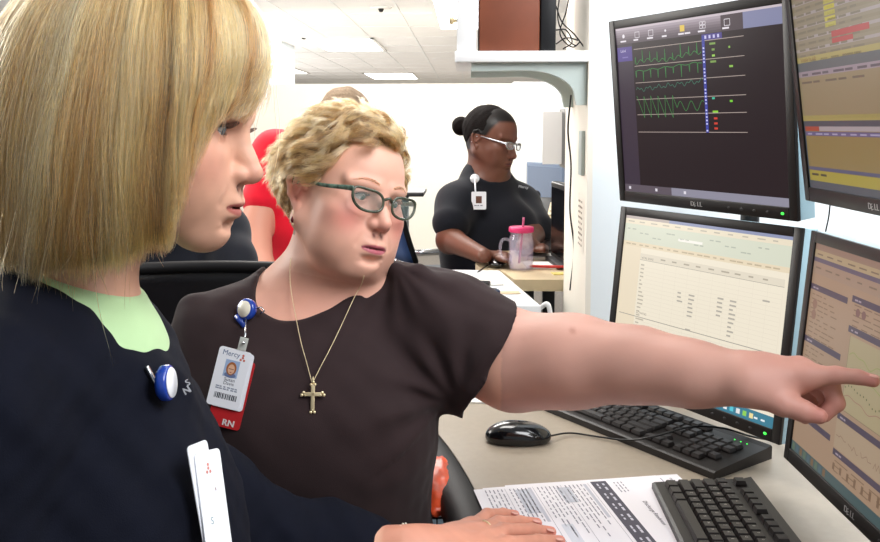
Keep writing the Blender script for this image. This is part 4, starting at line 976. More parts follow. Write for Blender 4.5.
for k, (c_, w_) in enumerate((('24506e', .012), ('8c3a2c', .010), ('2c5f78', .012), ('d8d4cc', .006))):
    o = simple('folder', (cx-.055+.03*k, cy-.02, top-bh+.002+.045), (w_, .20, .09), mat('folder_%d' % k, c_, .5), ['blue folder upright in the wire basket', 'rust red folder upright in the wire basket', 'teal folder upright in the wire basket', 'white file upright in the wire basket'][k], 'folder', bev=.001)
# crumpled orange bag on top
bm = bmesh.new(); bmesh.ops.create_icosphere(bm, subdivisions=4, radius=1); vv = np.array([v.co[:] for v in bm.verts]); ff = [[v.index for v in f.verts] for f in bm.faces]; bm.free()
vv = vv*(1+.16*wob1(vv, 91, 3.0)+.08*wob1(vv, 92, 8))[:, None]*np.array([.045, .085, .032])
o = MB().add(vv+V(*P(436, 487, 1.36)), ff, 0, True).build('snack_bag', [M_orange]); tag(o, 'crumpled orange and white bag lying above the wire basket', 'bag')

# ------------------------------------------------------------------ monitors
def monitor(center, az, tilt, art_fn, label, lumin, stand=None, w=.376, h=.301, depth=.055):
    a, t = math.radians(az), math.radians(tilt); n = V(math.cos(a)*math.cos(t), math.sin(a)*math.cos(t), math.sin(t)); r_ = V(-math.sin(a), math.cos(a), 0); u = np.cross(n, r_)
    c = V(*center); R = np.stack([r_, u, n], 1); root = empty('monitor', c-n*.03, label, 'monitor', 'flat screens over the desk')
    B = .0155; bb = .020; W, Hh = w+2*B, h+B+bb; oc = c-u*(bb-B)/2
    m = MB()                                                             # bezel ring
    def rc(x0, x1, y0, y1, z0, z1, mi=0, q=m): q.box(c+R@V((x0+x1)/2, (y0+y1)/2, (z0+z1)/2), (x1-x0, y1-y0, z1-z0), R, .0012, mi)
    rc(-w/2-B, -w/2, -h/2-bb, h/2+B, -.004, .003); rc(w/2, w/2+B, -h/2-bb, h/2+B, -.004, .003); rc(-w/2, w/2, h/2, h/2+B, -.004, .003); rc(-w/2, w/2, -h/2-bb, -h/2, -.004, .003)
    m.build('bezel', M_bezel, root)
    m = MB(); rc(-w/2-B+.0005, w/2+B-.0005, -h/2-bb+.0005, h/2+B-.0005, -.036, -.0041, 0, m); m.build('side_trim', M_trim, root)
    m = MB(); m.prism([(-w*.42, -h*.44), (w*.42, -h*.44), (w*.42, h*.42), (-w*.42, h*.42)], -depth, -.036, R, c, bev=.02); m.build('rear_shell', M_black, root)
    ar = Art(); ar.rect(-w/2, -h/2, w/2, h/2, '000000', 0); art_fn(ar, w, h)
    ar.build('screen', lumin, c, R, root, step=.00006)
    lg = Art(); lg.text('D', -.0150, 0, .0080, 'd2d2d2', 1, bold=.0004); lg.text('E', -.0072, -.0012, .0080, 'd2d2d2', 1, rot=.30, bold=.0004); lg.text('L', .0004, 0, .0080, 'd2d2d2', 1, bold=.0004); lg.text('L', .0062, 0, .0080, 'd2d2d2', 1, bold=.0004)
    lg.build('logo', M_artg, c+R@V(0, -h/2-bb/2-.0035, .0032), R, root)
    MB().ball(c+R@V(w/2-.012, -h/2-bb/2, .003), (.0030, .0022, .0012), R, n=12).build('power_light', M_led, root)
    m = MB()
    for k in range(4): m.ball(c+R@V(w/2-.04-.026*k, -h/2-bb/2, .0031), (.0035, .0022, .0008), R, n=10)
    m.build('buttons', M_trimdk, root)
    return root, c, R
T_dk, T_ln = 'a8949a', '8f8a80'
def art_vitals(a, w, h):
    L, T = -w/2, h/2; X = lambda f: L+f*w; Y = lambda f: T-f*h
    a.rect(L, -h/2, w/2, T, '23151a'); a.rect(L, Y(0), w/2, Y(.012), 'c9bcc4', 2); 
    for k in range(6): a.rect(L, Y(.012+.014*k), X(.80), Y(.026+.014*k), ['a598a2', '93868f', '82757e', '71646d', '62565f', '564a53'][k], 2)
    a.rect(X(.68), Y(.012), X(.80), Y(.095), '4a3d44', 3); a.rect(X(.80), Y(.012), w/2, Y(.095), '8284a4', 3)
    a.rect(L, Y(.095), X(.115), Y(.955), '3b2f3d', 2); a.rect(L+.002, Y(.115), X(.112), Y(.20), '51418a', 3); a.text('Label', X(.03), Y(.145), .005, 'cfc6e6', 4); a.scribble(X(.04), Y(.18), .02, .002, '7d70b0', 4, 1)
    a.rect(L, Y(.955), X(.33), Y(1.0), '5f545e', 2); a.rect(X(.33), Y(.955), w/2, Y(1), '8f8c9c', 2)
    for k, x in enumerate((.045, .14, .235, .335, .44, .56, .70)):
        c = 'e8dc8c' if k == 4 else 'e6dfe6'
        if k in (1, 2, 6): a.line([(X(x), Y(.035)), (X(x+.03), Y(.035)), (X(x+.03), Y(.068)), (X(x), Y(.068)), (X(x), Y(.035))], .0009, c, 5)
        elif k == 4: a.rect(X(x), Y(.033), X(x+.028), Y(.068), 'e0c050', 5)
        elif k == 5:
            for i in range(2):
                for j in range(2): x_, y_ = x+.018*i, .030+.020*j; a.line([(X(x_), Y(y_)), (X(x_+.015), Y(y_)), (X(x_+.015), Y(y_+.016)), (X(x_), Y(y_+.016)), (X(x_), Y(y_))], .0008, c, 5)
        elif k == 3: a.disc(X(x+.012), Y(.05), .0022, c, 5)
        else: a.disc(X(x+.012), Y(.05), .0035, c, 5); 
        a.scribble(X(x-.012), Y(.085), .022 if k != 4 else .03, .0028, 'e6dfe6', 5, 1 if k != 4 else 2)
    for k in range(3): a.rect(X(.03+.19*k), Y(.985), X(.045+.19*k), Y(.968), 'e0dbe4', 5)
    X0_, Y0_ = X, Y; X = lambda f: X0_(.125+(f-.125)*1.107); Y = lambda f: Y0_(.135+(f-.155)*.908)
    ys = (.155, .265, .375, .485, .585, .70)
    for y in ys: a.line([(X(.125), Y(y)), (X(.735), Y(y-.004))], .0010, 'b9a8a0', 4)
    a.rect(X(.525), Y(.125), X(.540), Y(.70), '3b3f9a', 5); a.rect(X(.525), Y(.115), X(.63), Y(.15), '4a3f86', 4)
    for k in range(4): a.rect(X(.54+.022*k), Y(.142), X(.550+.022*k), Y(.123), 'c9c4ea', 6)
    for k in range(26): a.rect(X(.528), Y(.17+.0205*k), X(.5365), Y(.17+.0205*k+.010), 'c8cbf5' if k % 6 else '4a4fae', 6)
    g = '3f8f4a'
    def wave(fn, y0, amp, col, n=220, x1=.52, wd=.0009):
        pts = [(X(.128+(x1-.128)*i/n), Y(y0)+amp*fn(i/n)) for i in range(n+1)]; a.line(pts, wd, col, 5)
    def ecg(t): q = (t*8.6) % 1; return 1.0*max(0, 1-abs(q-.1)/.035)-.12*math.sin(q*6)+.1*math.sin(t*9)+.25*t
    wave(ecg, .245, .024, g); wave(lambda t: -1.0*max(0, 1-abs(((t*8.6) % 1)-.1)/.035)+.12*math.sin(t*30)*.5+.3*t, .300, .022, g)
    wave(lambda t: .25*math.sin(t*40)+.2*math.sin(t*91)+.9*t, .420, .010, '3f7f6a'); 
    wave(lambda t: (1-2*((t*9) % 1)) if t < .62 else .4*math.sin(t*40), .535, .020, g)
    for (x, y, c, ww) in ((.565, .18, '7da050', .03), (.575, .215, '7da050', .015), (.575, .25, '9fd25c', .015), (.565, .285, '7da050', .03), (.66, .21, '8fc050', .008), (.66, .32, '8fc050', .018), (.565, .50, '40c0a0', .014), (.655, .52, '7ad23c', .014), (.565, .58, '8fd23c', .028), (.57, .62, 'd04030', .018), (.57, .65, 'd04030', .018), (.57, .68, 'd04030', .018)):
        a.rect(X(x), Y(y), X(x+ww), Y(y-.012), c, 6)
def art_chart(a, w, h):
    L, T = -w/2, h/2; X = lambda f: L+f*w; Y = lambda f: T-f*h
    a.rect(L, -h/2, w/2, T, 'f2e6cf'); a.rect(L, Y(0), w/2, Y(.018), '8a92b4', 2); a.rect(L, Y(0), X(.30), Y(.018), 'b7a9a4', 3)
    a.rect(L, Y(.018), w/2, Y(.05), 'ebdfc6', 2); a.rect(L, Y(.05), w/2, Y(.16), 'd9dcc8', 2); a.rect(L, Y(.16), w/2, Y(.19), 'e9d9bb', 2); a.rect(L, Y(.19), w/2, Y(.94), 'f3e9d4', 2)
    a.rect(L, Y(.94), w/2, Y(1), '3d7f96', 4); a.rect(X(.0), Y(.19), X(.13), Y(.94), 'eedfc4', 3)
    for k in range(12): a.scribble(X(.02+.08*k), Y(.038), .05*w, .0022, 'c2b8a6', 4, 1)
    for k in range(10): a.scribble(X(.02+.09*k), Y(.085+.02*(k % 3)), .07*w, .0020, 'b4b8a8', 4, 2)
    a.rect(X(.37), Y(.10), X(.52), Y(.115), 'f7f3ea', 4); 
    for k in range(10): a.scribble(X(.02+.095*k), Y(.18), .08*w, .0024, 'c4b294', 4, 2)
    a.rect(X(.13), Y(.225), X(.98), Y(.262), 'e6dcc8', 4)
    for k in range(9): a.scribble(X(.27+.075*k), Y(.248), .05*w, .0026, 'b3a996', 5, 1)
    a.line([(X(.13), Y(.265)), (X(.98), Y(.265))], .0009, 'a89f92', 5); a.text('VITAL SIGNS', X(.14), Y(.258), .004, '8f867a', 5)
    for k in range(24): a.scribble(X(.14), Y(.30+.024*k), random.uniform(.02, .07)*w, .0026, 'c2b8a6', 4, 1); a.line([(X(.13), Y(.307+.024*k)), (X(.97), Y(.307+.024*k))], .00035, 'e2d6c2', 3)
    for (x, y0, n) in ((.40, .42, 3), (.47, .42, 6), (.64, .40, 5), (.71, .40, 9), (.88, .36, 1), (.47, .62, 1)):
        for k in range(n): a.scribble(X(x), Y(y0+.024*k), .04*w, .0028, 'b5aea2', 5, 1)
    a.line([(X(.02), Y(.62)), (X(.98), Y(.62))], .0012, '9a938a', 5); a.text('ACTIVITIES', X(.14), Y(.60), .004, '8f867a', 5)
    for k in range(10): a.line([(X(.30+.075*k), Y(.26)), (X(.30+.075*k), Y(.94))], .0003, 'e2d6c2', 3)
    for k in range(6): a.rect(X(.70+.035*k), Y(.985), X(.72+.035*k), Y(.958), ('e9a23a', 'f2f2f2', '5ac8d8', 'e8e8e8', '8fd25a', 'f0e0a0')[k], 6)
    a.scribble(X(.90), Y(.98), .07*w, .003, 'e8f2f4', 6, 2)
def art_report(a, w, h):
    L, T = -w/2, h/2; X = lambda f: L+f*w; Y = lambda f: T-f*h
    a.rect(L, -h/2, w/2, T, 'bd9c80'); a.rect(L, Y(0), w/2, Y(.03), 'a88a78', 2); a.rect(L, Y(.03), w/2, Y(.065), 'c7b08a', 2); a.rect(L, Y(.065), w/2, Y(.085), '6d6478', 2); a.rect(L, Y(.085), w/2, Y(.14), 'b79a84', 2)
    for k in range(12): a.scribble(X(.02+.08*k), Y(.052), .06*w, .002, '8a7560', 3, 1); a.scribble(X(.02+.08*k), Y(.115), .06*w, .0022, '8a7560', 3, 1)
    bars = [(0, .19, .30), (0, .44, .30), (0, .62, .30), (.32, .17, 1.0), (.32, .30, 1.0), (.32, .68, 1.0), (0, .80, .30), (.32, .84, 1)]
    for (x0, y, x1) in bars: a.rect(X(x0), Y(y), X(x1-.01), Y(y+.028), '54475c', 3); a.scribble(X(x0+.02), Y(y+.02), .05*w, .0022, 'b9a9b8', 4, 2)
    for (x0, x1, y0, y1) in ((0, .3, .23, .43), (0, .3, .48, .61), (0, .3, .66, .79), (.32, 1, .20, .29), (.32, 1, .88, .93)):
        k = y0
        while k < y1: a.scribble(X(x0+.02), Y(k+.01), random.uniform(.3, .8)*(x1-x0)*w, .0016, '927355', 3, 4); k += .022
    for k in range(2): a.disc(X(.05), Y(.28+.05*k), .007, 'a07560', 4); a.disc(X(.37+.04*k), Y(.235), .0055, '8a5f5a', 5)
    a.rect(X(.34), Y(.34), X(.98), Y(.66), 'c2b088', 3); a.line([(X(.34), Y(.34)), (X(.34), Y(.66)), (X(.98), Y(.66))], .0008, '8a7a5a', 4)
    def wv(y0, amp, f, col, dot=False):
        pts = [(X(.35+.62*i/60), Y(y0)+amp*math.sin(i*f)+amp*.5*math.sin(i*f*2.3)) for i in range(61)]
        if dot:
            for p in pts[::2]: a.disc(p[0], p[1], .0013, col, 6)
        else: a.line(pts, .0009, col, 5)
    wv(.42, .004, .35, '9fae5a'); wv(.50, .003, .2, '9fae5a'); wv(.56, .004, .25, '6a7040', True); wv(.60, .003, .3, 'b0766a')
    a.rect(X(0), Y(.955), w/2, Y(1), '4e6668', 4); a.rect(X(.32), Y(.71), X(.66), Y(.835), 'c3a98c', 3); a.rect(X(.67), Y(.71), X(.99), Y(.835), 'c3a98c', 3)
    for s in range(4): a.line([(X(.33+.085*s+.01*i), Y(.80-.03*random.random())) for i in range(8)], .0007, '8a5f50', 5)
    for k in range(12): a.rect(X(.33+.05*k), Y(.93), X(.345+.05*k), Y(.90-.008*random.random()*k/4), '8a6a50', 5)
    for k in range(9): a.rect(X(.01+.032*k), Y(.995), X(.03+.032*k), Y(.962), ('6b8068', '55707c', '8a6a4a')[k % 3], 5)
def art_board(a, w, h):
    L, T = -w/2, h/2; X = lambda f: L+f*w; Y = lambda f: T-f*h
    a.rect(L, -h/2, w/2, T, '9d8f74')
    for k in range(17): a.rect(L, Y(.0+.026*k), w/2, Y(.013+.026*k), ('b5a6a4', '97886a')[k % 2], 2); a.scribble(X(.03), Y(.010+.026*k), .5*w, .0028, '857860', 3, 6)
    for k in range(12): a.rect(X(.26), Y(.012+.024*k), X(.34), Y(.030+.024*k), ('d8c83c', 'c9bd50')[k % 2], 3)
    a.rect(X(.30), Y(.315), X(.56), Y(.34), 'c43a38', 4); a.rect(X(.30), Y(.345), X(.45), Y(.365), 'c43a38', 4)
    a.rect(L, Y(.40), w/2, Y(.425), 'b8a860', 3); a.rect(L, Y(.425), w/2, Y(.465), '5c6468', 3); a.text('Schedule for shift', X(.03), Y(.42), .005, '8a5a2a', 4)
    a.rect(L, Y(.465), w/2, Y(.49), 'a796a0', 3); a.rect(L, Y(.49), w/2, Y(.68), 'a08f6c', 3); a.scribble(X(.03), Y(.485), .6*w, .003, '5f5660', 4, 7); a.scribble(X(.02), Y(.52), .5*w, .0028, '6f6250', 4, 5)
    a.rect(L, Y(.665), w/2, Y(.69), 'b8a860', 3); a.rect(L, Y(.69), w/2, Y(1), '4c5560', 3)
    for (x0, x1) in ((.01, .60), (.63, .99)):
        a.rect(X(x0), Y(.715), X(x1), Y(.965), '9c8750', 4); a.rect(X(x0), Y(.715), X(x0+.12), Y(.735), 'b85038', 5); a.rect(X(x0+.12), Y(.715), X(x1), Y(.735), 'b9aeb2', 5); a.rect(X(x0), Y(.738), X(x1), Y(.757), '6b6690', 5); a.scribble(X(x0+.02), Y(.752), (x1-x0-.05)*w, .002, 'b9b2d0', 6, 8)
        a.rect(X(x0), Y(.90), X(x1), Y(.915), '5a5f80', 5); a.rect(X(x0), Y(.917), X(x1), Y(.965), 'b8a83c', 5); a.scribble(X(x0+.02), Y(.94), .15*w, .003, '4a4430', 6, 2)
M_scr_d = mat('screen_dark', 'ffffff', .22, attr=True, emit=1.0, spec=.12); M_scr_b = mat('screen_bright', 'ffffff', .25, attr=True, emit=.95); M_scr_s = mat('screen_side', 'ffffff', .30, attr=True, emit=.60)
mUL = monitor((.3794, 1.4417, 1.3273), -150.5, -5.9, art_vitals, 'upper left monitor with green heart rate traces on a black display', M_scr_d)
mLL = monitor((.3927, 1.4695, .9793), -148.3, 6.3, art_chart, 'lower left monitor with a bright cream patient chart', M_scr_b)
mLR = monitor((.4885, 1.0223, .985), -178.4, 4.8, art_report, 'lower right monitor touched by the fingertip, tan report with charts', M_scr_s)
mUR = monitor((.4656, 1.021, 1.363), -179.2, -7.9, art_board, 'upper right monitor with yellow and red rows in its table', M_scr_s)
def stand(mons, base, label):
    root = empty('monitor_stand', (base[0], base[1], ZD), label, 'monitor stand', 'stands behind the screens')
    MB().box((base[0], base[1], ZD+.0085), (.24, .20, .016), rotz(math.radians(base[2])), .004).build('base_plate', M_black, root)
    MB().tube([(base[0], base[1], ZD+.015), (base[0], base[1], 1.45)], .018, 16).build('pole', M_black, root)
    for (r_, c, R) in mons:
        back = c-R[:, 2]*.056; pz = V(base[0], base[1], back[2]); MB().tube([pz, back], .014, 10).build('arm', M_black, root)
        MB().box(back-R[:, 2]*.004, (.09, .09, .007), R, .001).build('mount_plate', M_trimdk, root)
stand([mUL, mLL], (.56, 1.69, -30), 'black pole stand behind the two left monitors'); stand([mLR, mUR], (.69, 1.10, 0), 'black pole stand behind the two right monitors')
# ------------------------------------------------------------------ things on the front desk
M_key = mat('keycap', '262120', .38, bump=.1, bscale=900); M_kb = mat('keyboard_body', '1f1b1a', .42); M_keytx = mat('key_legend', 'b9b4ae', .5)
def keyboard(o, ex, label, L_=.445, W_=.150, trim_blue=False):
    """o = front left corner on the desk, ex = along the space bar edge; depth goes to the left of ex"""
    ex = nrm(V(ex[0], ex[1], 0)); ey = V(-ex[1], ex[0], 0); R = frame(ex, ey, V(0, 0, 1)); o = V(o[0], o[1], ZD+.0005)
    root = empty('keyboard', o+R@V(L_/2, W_/2, 0), label, 'keyboard', 'computer keyboards')
    m = MB(); prof = [(0, 0), (0, .011), (.004, .013), (W_-.014, .021), (W_-.003, .024), (W_, .020), (W_, 0)]
    Rp = np.stack([R[:, 1], V(0, 0, 1), R[:, 0]], 1); m.prism(prof, 0, L_, Rp, o, bev=0); m.build('keyboard_case', M_kb, root)
    def top(y): return .013+(y-.004)/(W_-.018)*.008
    k = MB(); tx = Art(); u = .0186; x0 = .010; y0 = .016
    def key(x, y, w=1, h=1):
        cx = x0+(x+w/2)*u; cy = y0+(y+h/2)*u*.98; sx = w*u-.0022; sy = h*u*.98-.0022; zb = top(cy); bm_ = []
        for (f, z) in ((1, zb), (1, zb+.003), (.78, zb+.0078)):
            dx = sx/2-(1-f)*u*.42; dy = sy/2-(1-f)*u*.42
            bm_ += [o+R@V(cx+a*dx, cy+b*dy, z) for a, b in ((-1, -1), (1, -1), (1, 1), (-1, 1))]
        fs = [(i, (i+1) % 4, (i+1) % 4+4, i+4) for i in range(4)]+[(i+4, (i+1) % 4+4, (i+1) % 4+8, i+8) for i in range(4)]+[(8, 9, 10, 11)]
        k.add(bm_, fs); return cx, cy, zb+.0080
    rows = [(0, [1.25, 1.25, 1.25, 6.25, 1.25, 1.25, 1.25, 1.25], ' '), (1, [2.25]+[1]*10+[2.75], 'ZXCVBNM,./'), (2, [1.75]+[1]*11+[2.25], "ASDFGHJKL;'"), (3, [1.5]+[1]*12+[1.5], 'QWERTYUIOP[]'), (4, [1]*13+[2], '1234567890-=')]
    tz = []
    for (r, ws, ch) in rows:
        x = 0
        for i, w in enumerate(ws):
            c = key(x, r, w)
            if r and 0 < i <= len(ch): tz.append((ch[i-1], c))
            x += w
    for x in [0]+[2+i for i in range(4)]+[6.5+i for i in range(4)]+[11+i for i in range(4)]: key(x, 5.45)
    for x in range(3):
        for y in (3, 4, 5.45): key(15.35+x, y)
        key(15.35+x, 0)
    key(16.35, 1)
    for y in range(5):
        for x in range(4):
            if not (x == 3 and y in (0, 2)): key(18.7+x if x < 3 else 21.7, y, 1 if x < 3 else 1)
    sc_ = MB(); k.build('keys', M_key, root)
    for (ch, (cx, cy, z)) in tz:
        v, f = text2d(ch)
        if len(v): v = (v-v.min(0))*.0052; sc_.add([o+R@V(cx-.004+a, cy-.001+b, z) for a, b in v], f)
    sc_.build('key_legends', M_keytx, root)
    m = MB()
    for i in range(3): m.ball(o+R@V(.40+.012*i, y0+5.9*u, top(.12)+.0006), .0012, n=8)
    m.build('indicator_lights', M_led, root)
    return root
a, b, c = H(540, 403, ZD+.012), H(714, 473, ZD+.012), H(784, 449, ZD+.012)
ex = nrm(b-a); keyboard(b-ex*.455, ex, 'black keyboard under the pointing arm, in front of the cream chart screen', L_=.455)
a = H(652, 479, ZD+.018); d = H(683, 542, ZD+.018)
ex = nrm(d-a); keyboard(a, ex, 'black keyboard beside the papers, nearest the camera')
# mouse
mc = H(517, 441, ZD); ms = SD(); fx = nrm(V(1, .06, 0)); Rm = frame(fx, V(-fx[1], fx[0], 0), V(0, 0, 1)); 
ms.ell(mc+Rm@V(-.006, 0, .010), (.050, .031, .026), Rm, k=.01); ms.ell(mc+Rm@V(.028, 0, .009), (.032, .028, .017), Rm, k=.015); ms.plane(mc+V(0, 0, .0008), V(0, 0, -1), k=.002)
ms.slab(mc, Rm[:, 1], .0005) if False else None
r = empty('computer_mouse', V(mc[0], mc[1], ZD), 'black computer mouse with cable on the grey desk', 'mouse')
v, f = ms.mesh(mc-V(.09, .09, .01), mc+V(.09, .09, .05), .0012); v[:, 2] = np.maximum(v[:, 2], ZD+.0006); np_obj('mouse_shell', [(relax(v, f, 1, .3), f)], M_mouse, r)
wy = nrm(Rm[:, 1]); MB().lathe([(0, -.004), (.010, -.004), (.011, 0), (.010, .004), (0, .004)], mc+Rm@V(.030, 0, .0195), frame(Rm[:, 0], V(0, 0, 1), wy)).build('scroll_wheel', M_trimdk, r)
MB().tube([mc+Rm@V(.002, 0, .0362), mc+Rm@V(.020, 0, .0325), mc+Rm@V(.045, 0, .0232), mc+Rm@V(.058, 0, .0135)], .0008, 6).build('button_seam', M_black2, r)
MB().tube(cat_rom([mc+Rm@V(.056, 0, .008), H(570, 433, ZD+.004), H(600, 437, ZD+.004), H(627, 440, ZD+.010), H(652, 437, ZD+.026), H(690, 427, ZD+.036), H(722, 428, ZD+.034), H(750, 436, ZD+.027), H(776, 441, ZD+.004), P(790, 440, 1.42)], 70), .0017, 8).build('mouse_cable', M_black, r)
# papers
def sheet(name, o, ax, ay, w, h, art, label, lift=0.0, curl=None, z=0):
    ax = nrm(V(ax[0], ax[1], 0)); ay = V(-ax[1], ax[0], 0); a = Art(); n = 24
    for i in range(n):
        for j in range(n): a.rect(w*i/n, h*j/n, w*(i+1)/n, h*(j+1)/n, 'ece9ee', 0)
    art(a, w, h)
    def warp(q):
        q = q.copy()
        if curl is not None: q[:, 2] += curl(q[:, 0]/w, q[:, 1]/h)
        return q
    ob = a.build(name, M_paper, V(o[0], o[1], ZD+z), frame(ax, ay, V(0, 0, 1)), step=.00008, warp=warp); tag(ob, label, 'paper', 'papers under the hand'); return ob
def form_art(a, w, h):                               # x = reading direction, y = up the page
    a.rect(0, h*.655, w, h*.745, '4d4b57', 2)
    for k in range(6): a.scribble(w*(.04+.16*k), h*.712, w*.12, .0035, 'c9c8d4', 3, 2); a.scribble(w*(.04+.16*k), h*.680, w*.10, .0028, 'c9c8d4', 3, 2)
    a.text('Discharge Readiness', w*.36, h*.84, .0066, '4a4954', 3)
    for k in range(3): a.scribble(w*.03, h*(.78+.02*k), w*.18, .002, '8f8d99', 3, 4)
    y = h*.635; s = 0
    while y > .012:
        if s % 7 == 0: a.line([(w*.02, y), (w*.98, y)], .0006, '8f8d99', 3)
        elif s % 7 == 1 and s % 2: a.rect(w*.03, y-.002, w*.55, y+.003, 'bfc0cc', 2)
        else: a.scribble(w*.03, y, w*(.45+.45*((s*37) % 10)/10), .0018, '85838f', 3, 9); 
        y -= .0062; s += 1
    a.rect(w*.05, h*.22, w*.42, h*.30, 'c6c9d4', 3); a.rect(w*.06, h*.45, w*.3, h*.52, 'c6c9d4', 3); a.rect(w*.6, h*.35, w*.9, h*.41, 'd3d5de', 3)
def back_art(a, w, h):
    a.text('PATIENT', w*.06, h*.93, .005, '55535f', 3); 
    for k in range(14): a.scribble(w*.05, h*(.88-.05*k), w*.7, .0018, '9a98a5', 3, 7)
pa, pb, pc = H(476, 491, ZD), H(612, 482, ZD), H(474, 560, ZD)
up = nrm(pb-pa); rd = V(up[1], -up[0], 0)             # up the page / reading direction
sheet('paper_sheet', pa+up*.045+V(0, .012, 0), rd, up, .216, .279, back_art, 'bottom sheet of the papers, its corner showing beside the keyboard', z=.0006, curl=lambda x, y: .0)
sheet('paper_sheet', pa+up*.006+V(.004, .006, 0), nrm(rd+up*.02), up, .216, .279, back_art, 'second sheet of the papers peeking out above the form', z=.0014, curl=lambda x, y: 0*x)
sheet('paper_sheet', pa-up*.004, rd, up, .216, .279, form_art, 'top form sheet with dark banner lying under the hand', z=.0024, curl=lambda x, y: .010*np.clip(y-.80, 0, 1)**1.2*(1-x)*4*.25)
# note paper far edge of the desk near the sleeve
o = MB().prism([(0, 0), (.09, -.01), (.10, .05), (.01, .06)], 0, .003, None, H(443, 402, ZD)+V(0, 0, .0005)).build('notepad', M_white); tag(o, 'white notepad at the desk edge behind the brown sleeve', 'notepad')

# ------------------------------------------------------------------ far desk and its things
ZB = .88
c1 = [H(x_, y_, ZB) for x_, y_ in ((514, 279.5), (507, 274.5), (500.5, 269.8), (488, 269.4), (480, 267.5), (475.5, 263.5), (476, 258), (486, 251), (500, 243))]
XR = X0+.06
poly = [(p[0], p[1]) for p in c1]+[(P(508, 240, 3.6)[0], 3.7), (P(580, 240, 3.6)[0]+.3, 3.7), (P(580, 240, 3.6)[0]+.3, c1[0][1])]
r = empty('far_desk', (.35, 3.0, 0), 'birch topped desk behind the wall end where the other woman works', 'desk')
MB().prism(poly, ZB-.032, ZB).build('desk_top', M_birch, r)
for (x, y) in ((.34, 2.6), (.34, 3.5), (.9, 3.5), (.9, 2.6)): MB().box((x, y, (ZB-.032)/2), (.05, .05, ZB-.032), bev=.003).build('leg', M_black, r)
a, b = H(541, 307, ZB), H(499, 271, ZB); q = [(a[0], a[1]), (b[0], b[1]), (b[0]-.45, b[1]+.02), (a[0]-.62, a[1]+.0)]
r = empty('side_cabinet', ((a[0]+b[0])/2-.25, (a[1]+b[1])/2, 0), 'low white cabinet between the two desks with flat things on top', 'cabinet')
MB().prism(q, ZB-.02, ZB+.002, bev=.0).build('cabinet_top', M_cabw, r)
q2 = [(x+(-.012 if i < 2 else .012), y+(.012 if i in (0, 3) else -.012)) for i, (x, y) in enumerate(q)]
MB().prism(q2, 0.0, ZB-.0205).build('cabinet_body', M_cabb, r)
z = ZB+.0025
def item(name, px, py, sx, sy, sz, m, label, cat, rot=0, bev=.002, zz=None, group=None, dy=0):
    p = H(px, py, ZB if zz is None else zz); base = (ZB if zz is None else zz)+.0006
    o = MB().box((p[0], p[1]+dy, base+sz/2), (sx, sy, sz), rotz(math.radians(rot)), bev).build(name, m); return tag(o, label, cat, group)
r = empty('stapler', H(484, 291, z), 'black stapler lying on the low white cabinet', 'stapler')
p = H(484, 293, z); MB().box(p+V(0, 0, .006), (.062, .035, .010), rotz(-.2), .003).build('stapler_base', M_black, r); MB().box(p+V(-.01, 0, .022), (.050, .030, .016), rotz(-.2), .005).build('stapler_arm', M_black, r)
o = item('phone_case', 488, 295, .055, .02, .02, mat('dark_blue_plastic', '22324a', .4), 'dark blue gadget next to the stapler', 'gadget', 10, zz=z, dy=-.04)
o = item('envelope', 470, 283, .16, .10, .003, M_white, 'white envelope lying on the low cabinet behind the stapler', 'envelope', 12, .0005, zz=z)
o = item('sticky_note', 508, 293, .06, .03, .001, M_birch, 'tan note lying flat at the front of the low cabinet', 'note', 5, 0, zz=z)
cable('power_cable', [P(540, 308, 2.00), P(547, 304, 1.98), P(550, 312, 1.98), P(551, 330, 1.98), P(549, 360, 1.99)], .006, M_cabw, 'thick beige cable looping beside the low white cabinet')
# mason jar mug
jb = H(521, 270, ZB); r = empty('jar_mug', jb, 'clear jar mug with pink lid and straw on the far desk', 'mug')
J = [(0, .001), (.030, .001), (.035, .006), (.0365, .02), (.0365, .085), (.0345, .098), (.0315, .104), (.0315, .112)]
Ji = [(a-.0028 if a > 0 else 0, max(b, .005)) for a, b in J[::-1]]
MB().lathe(J+Ji, jb).build('jar', M_jar, r)
MB().lathe([(0, .0048), (.031, .0052), (.0330, .02), (.0330, .062), (0, .062)], jb).build('water', M_water, r)
MB().lathe([(0, .112), (.0345, .112), (.0365, .114), (.0365, .124), (.0350, .127), (0, .127)], jb).build('lid', M_pink, r)
hp = [V(-.034, -.006, .088), V(-.050, -.008, .092), V(-.060, -.010, .080), V(-.061, -.010, .055), V(-.053, -.008, .036), V(-.035, -.006, .030)]
MB().tube([jb+q_ for q_ in cat_rom(hp, 20)], .0045, 10).build('handle', M_jar, r)
MB().tube([jb+V(-.006, 0, .02), jb+V(.002, -.006, .10), jb+V(.006, -.010, .155)], .0036, 10).build('straw', M_pinks, r)
for k, (dx, dy, dz) in enumerate(((.012, -.008, .052), (-.012, .002, .050), (.004, .012, .054))):
    MB().box(jb+V(dx, dy, dz), (.017, .017, .017), rotz(.5+k), .003).build('ice_cube', M_jar, r)
# far mouse
p = H(497, 267, ZB); r = empty('computer_mouse', p, 'small black mouse on the rounded end of the far desk', 'mouse'); MB().ball(p+V(0, 0, .0125), (.028, .045, .012), n=16).build('mouse_shell', M_mouse, r)
MB().tube(cat_rom([p+V(-.02, 0, .008), H(486, 266.5, ZB+.003), H(478, 272, ZB+.003), H(473, 277, ZB-.02)], 14), .002, 6).build('mouse_cable', M_black, r)
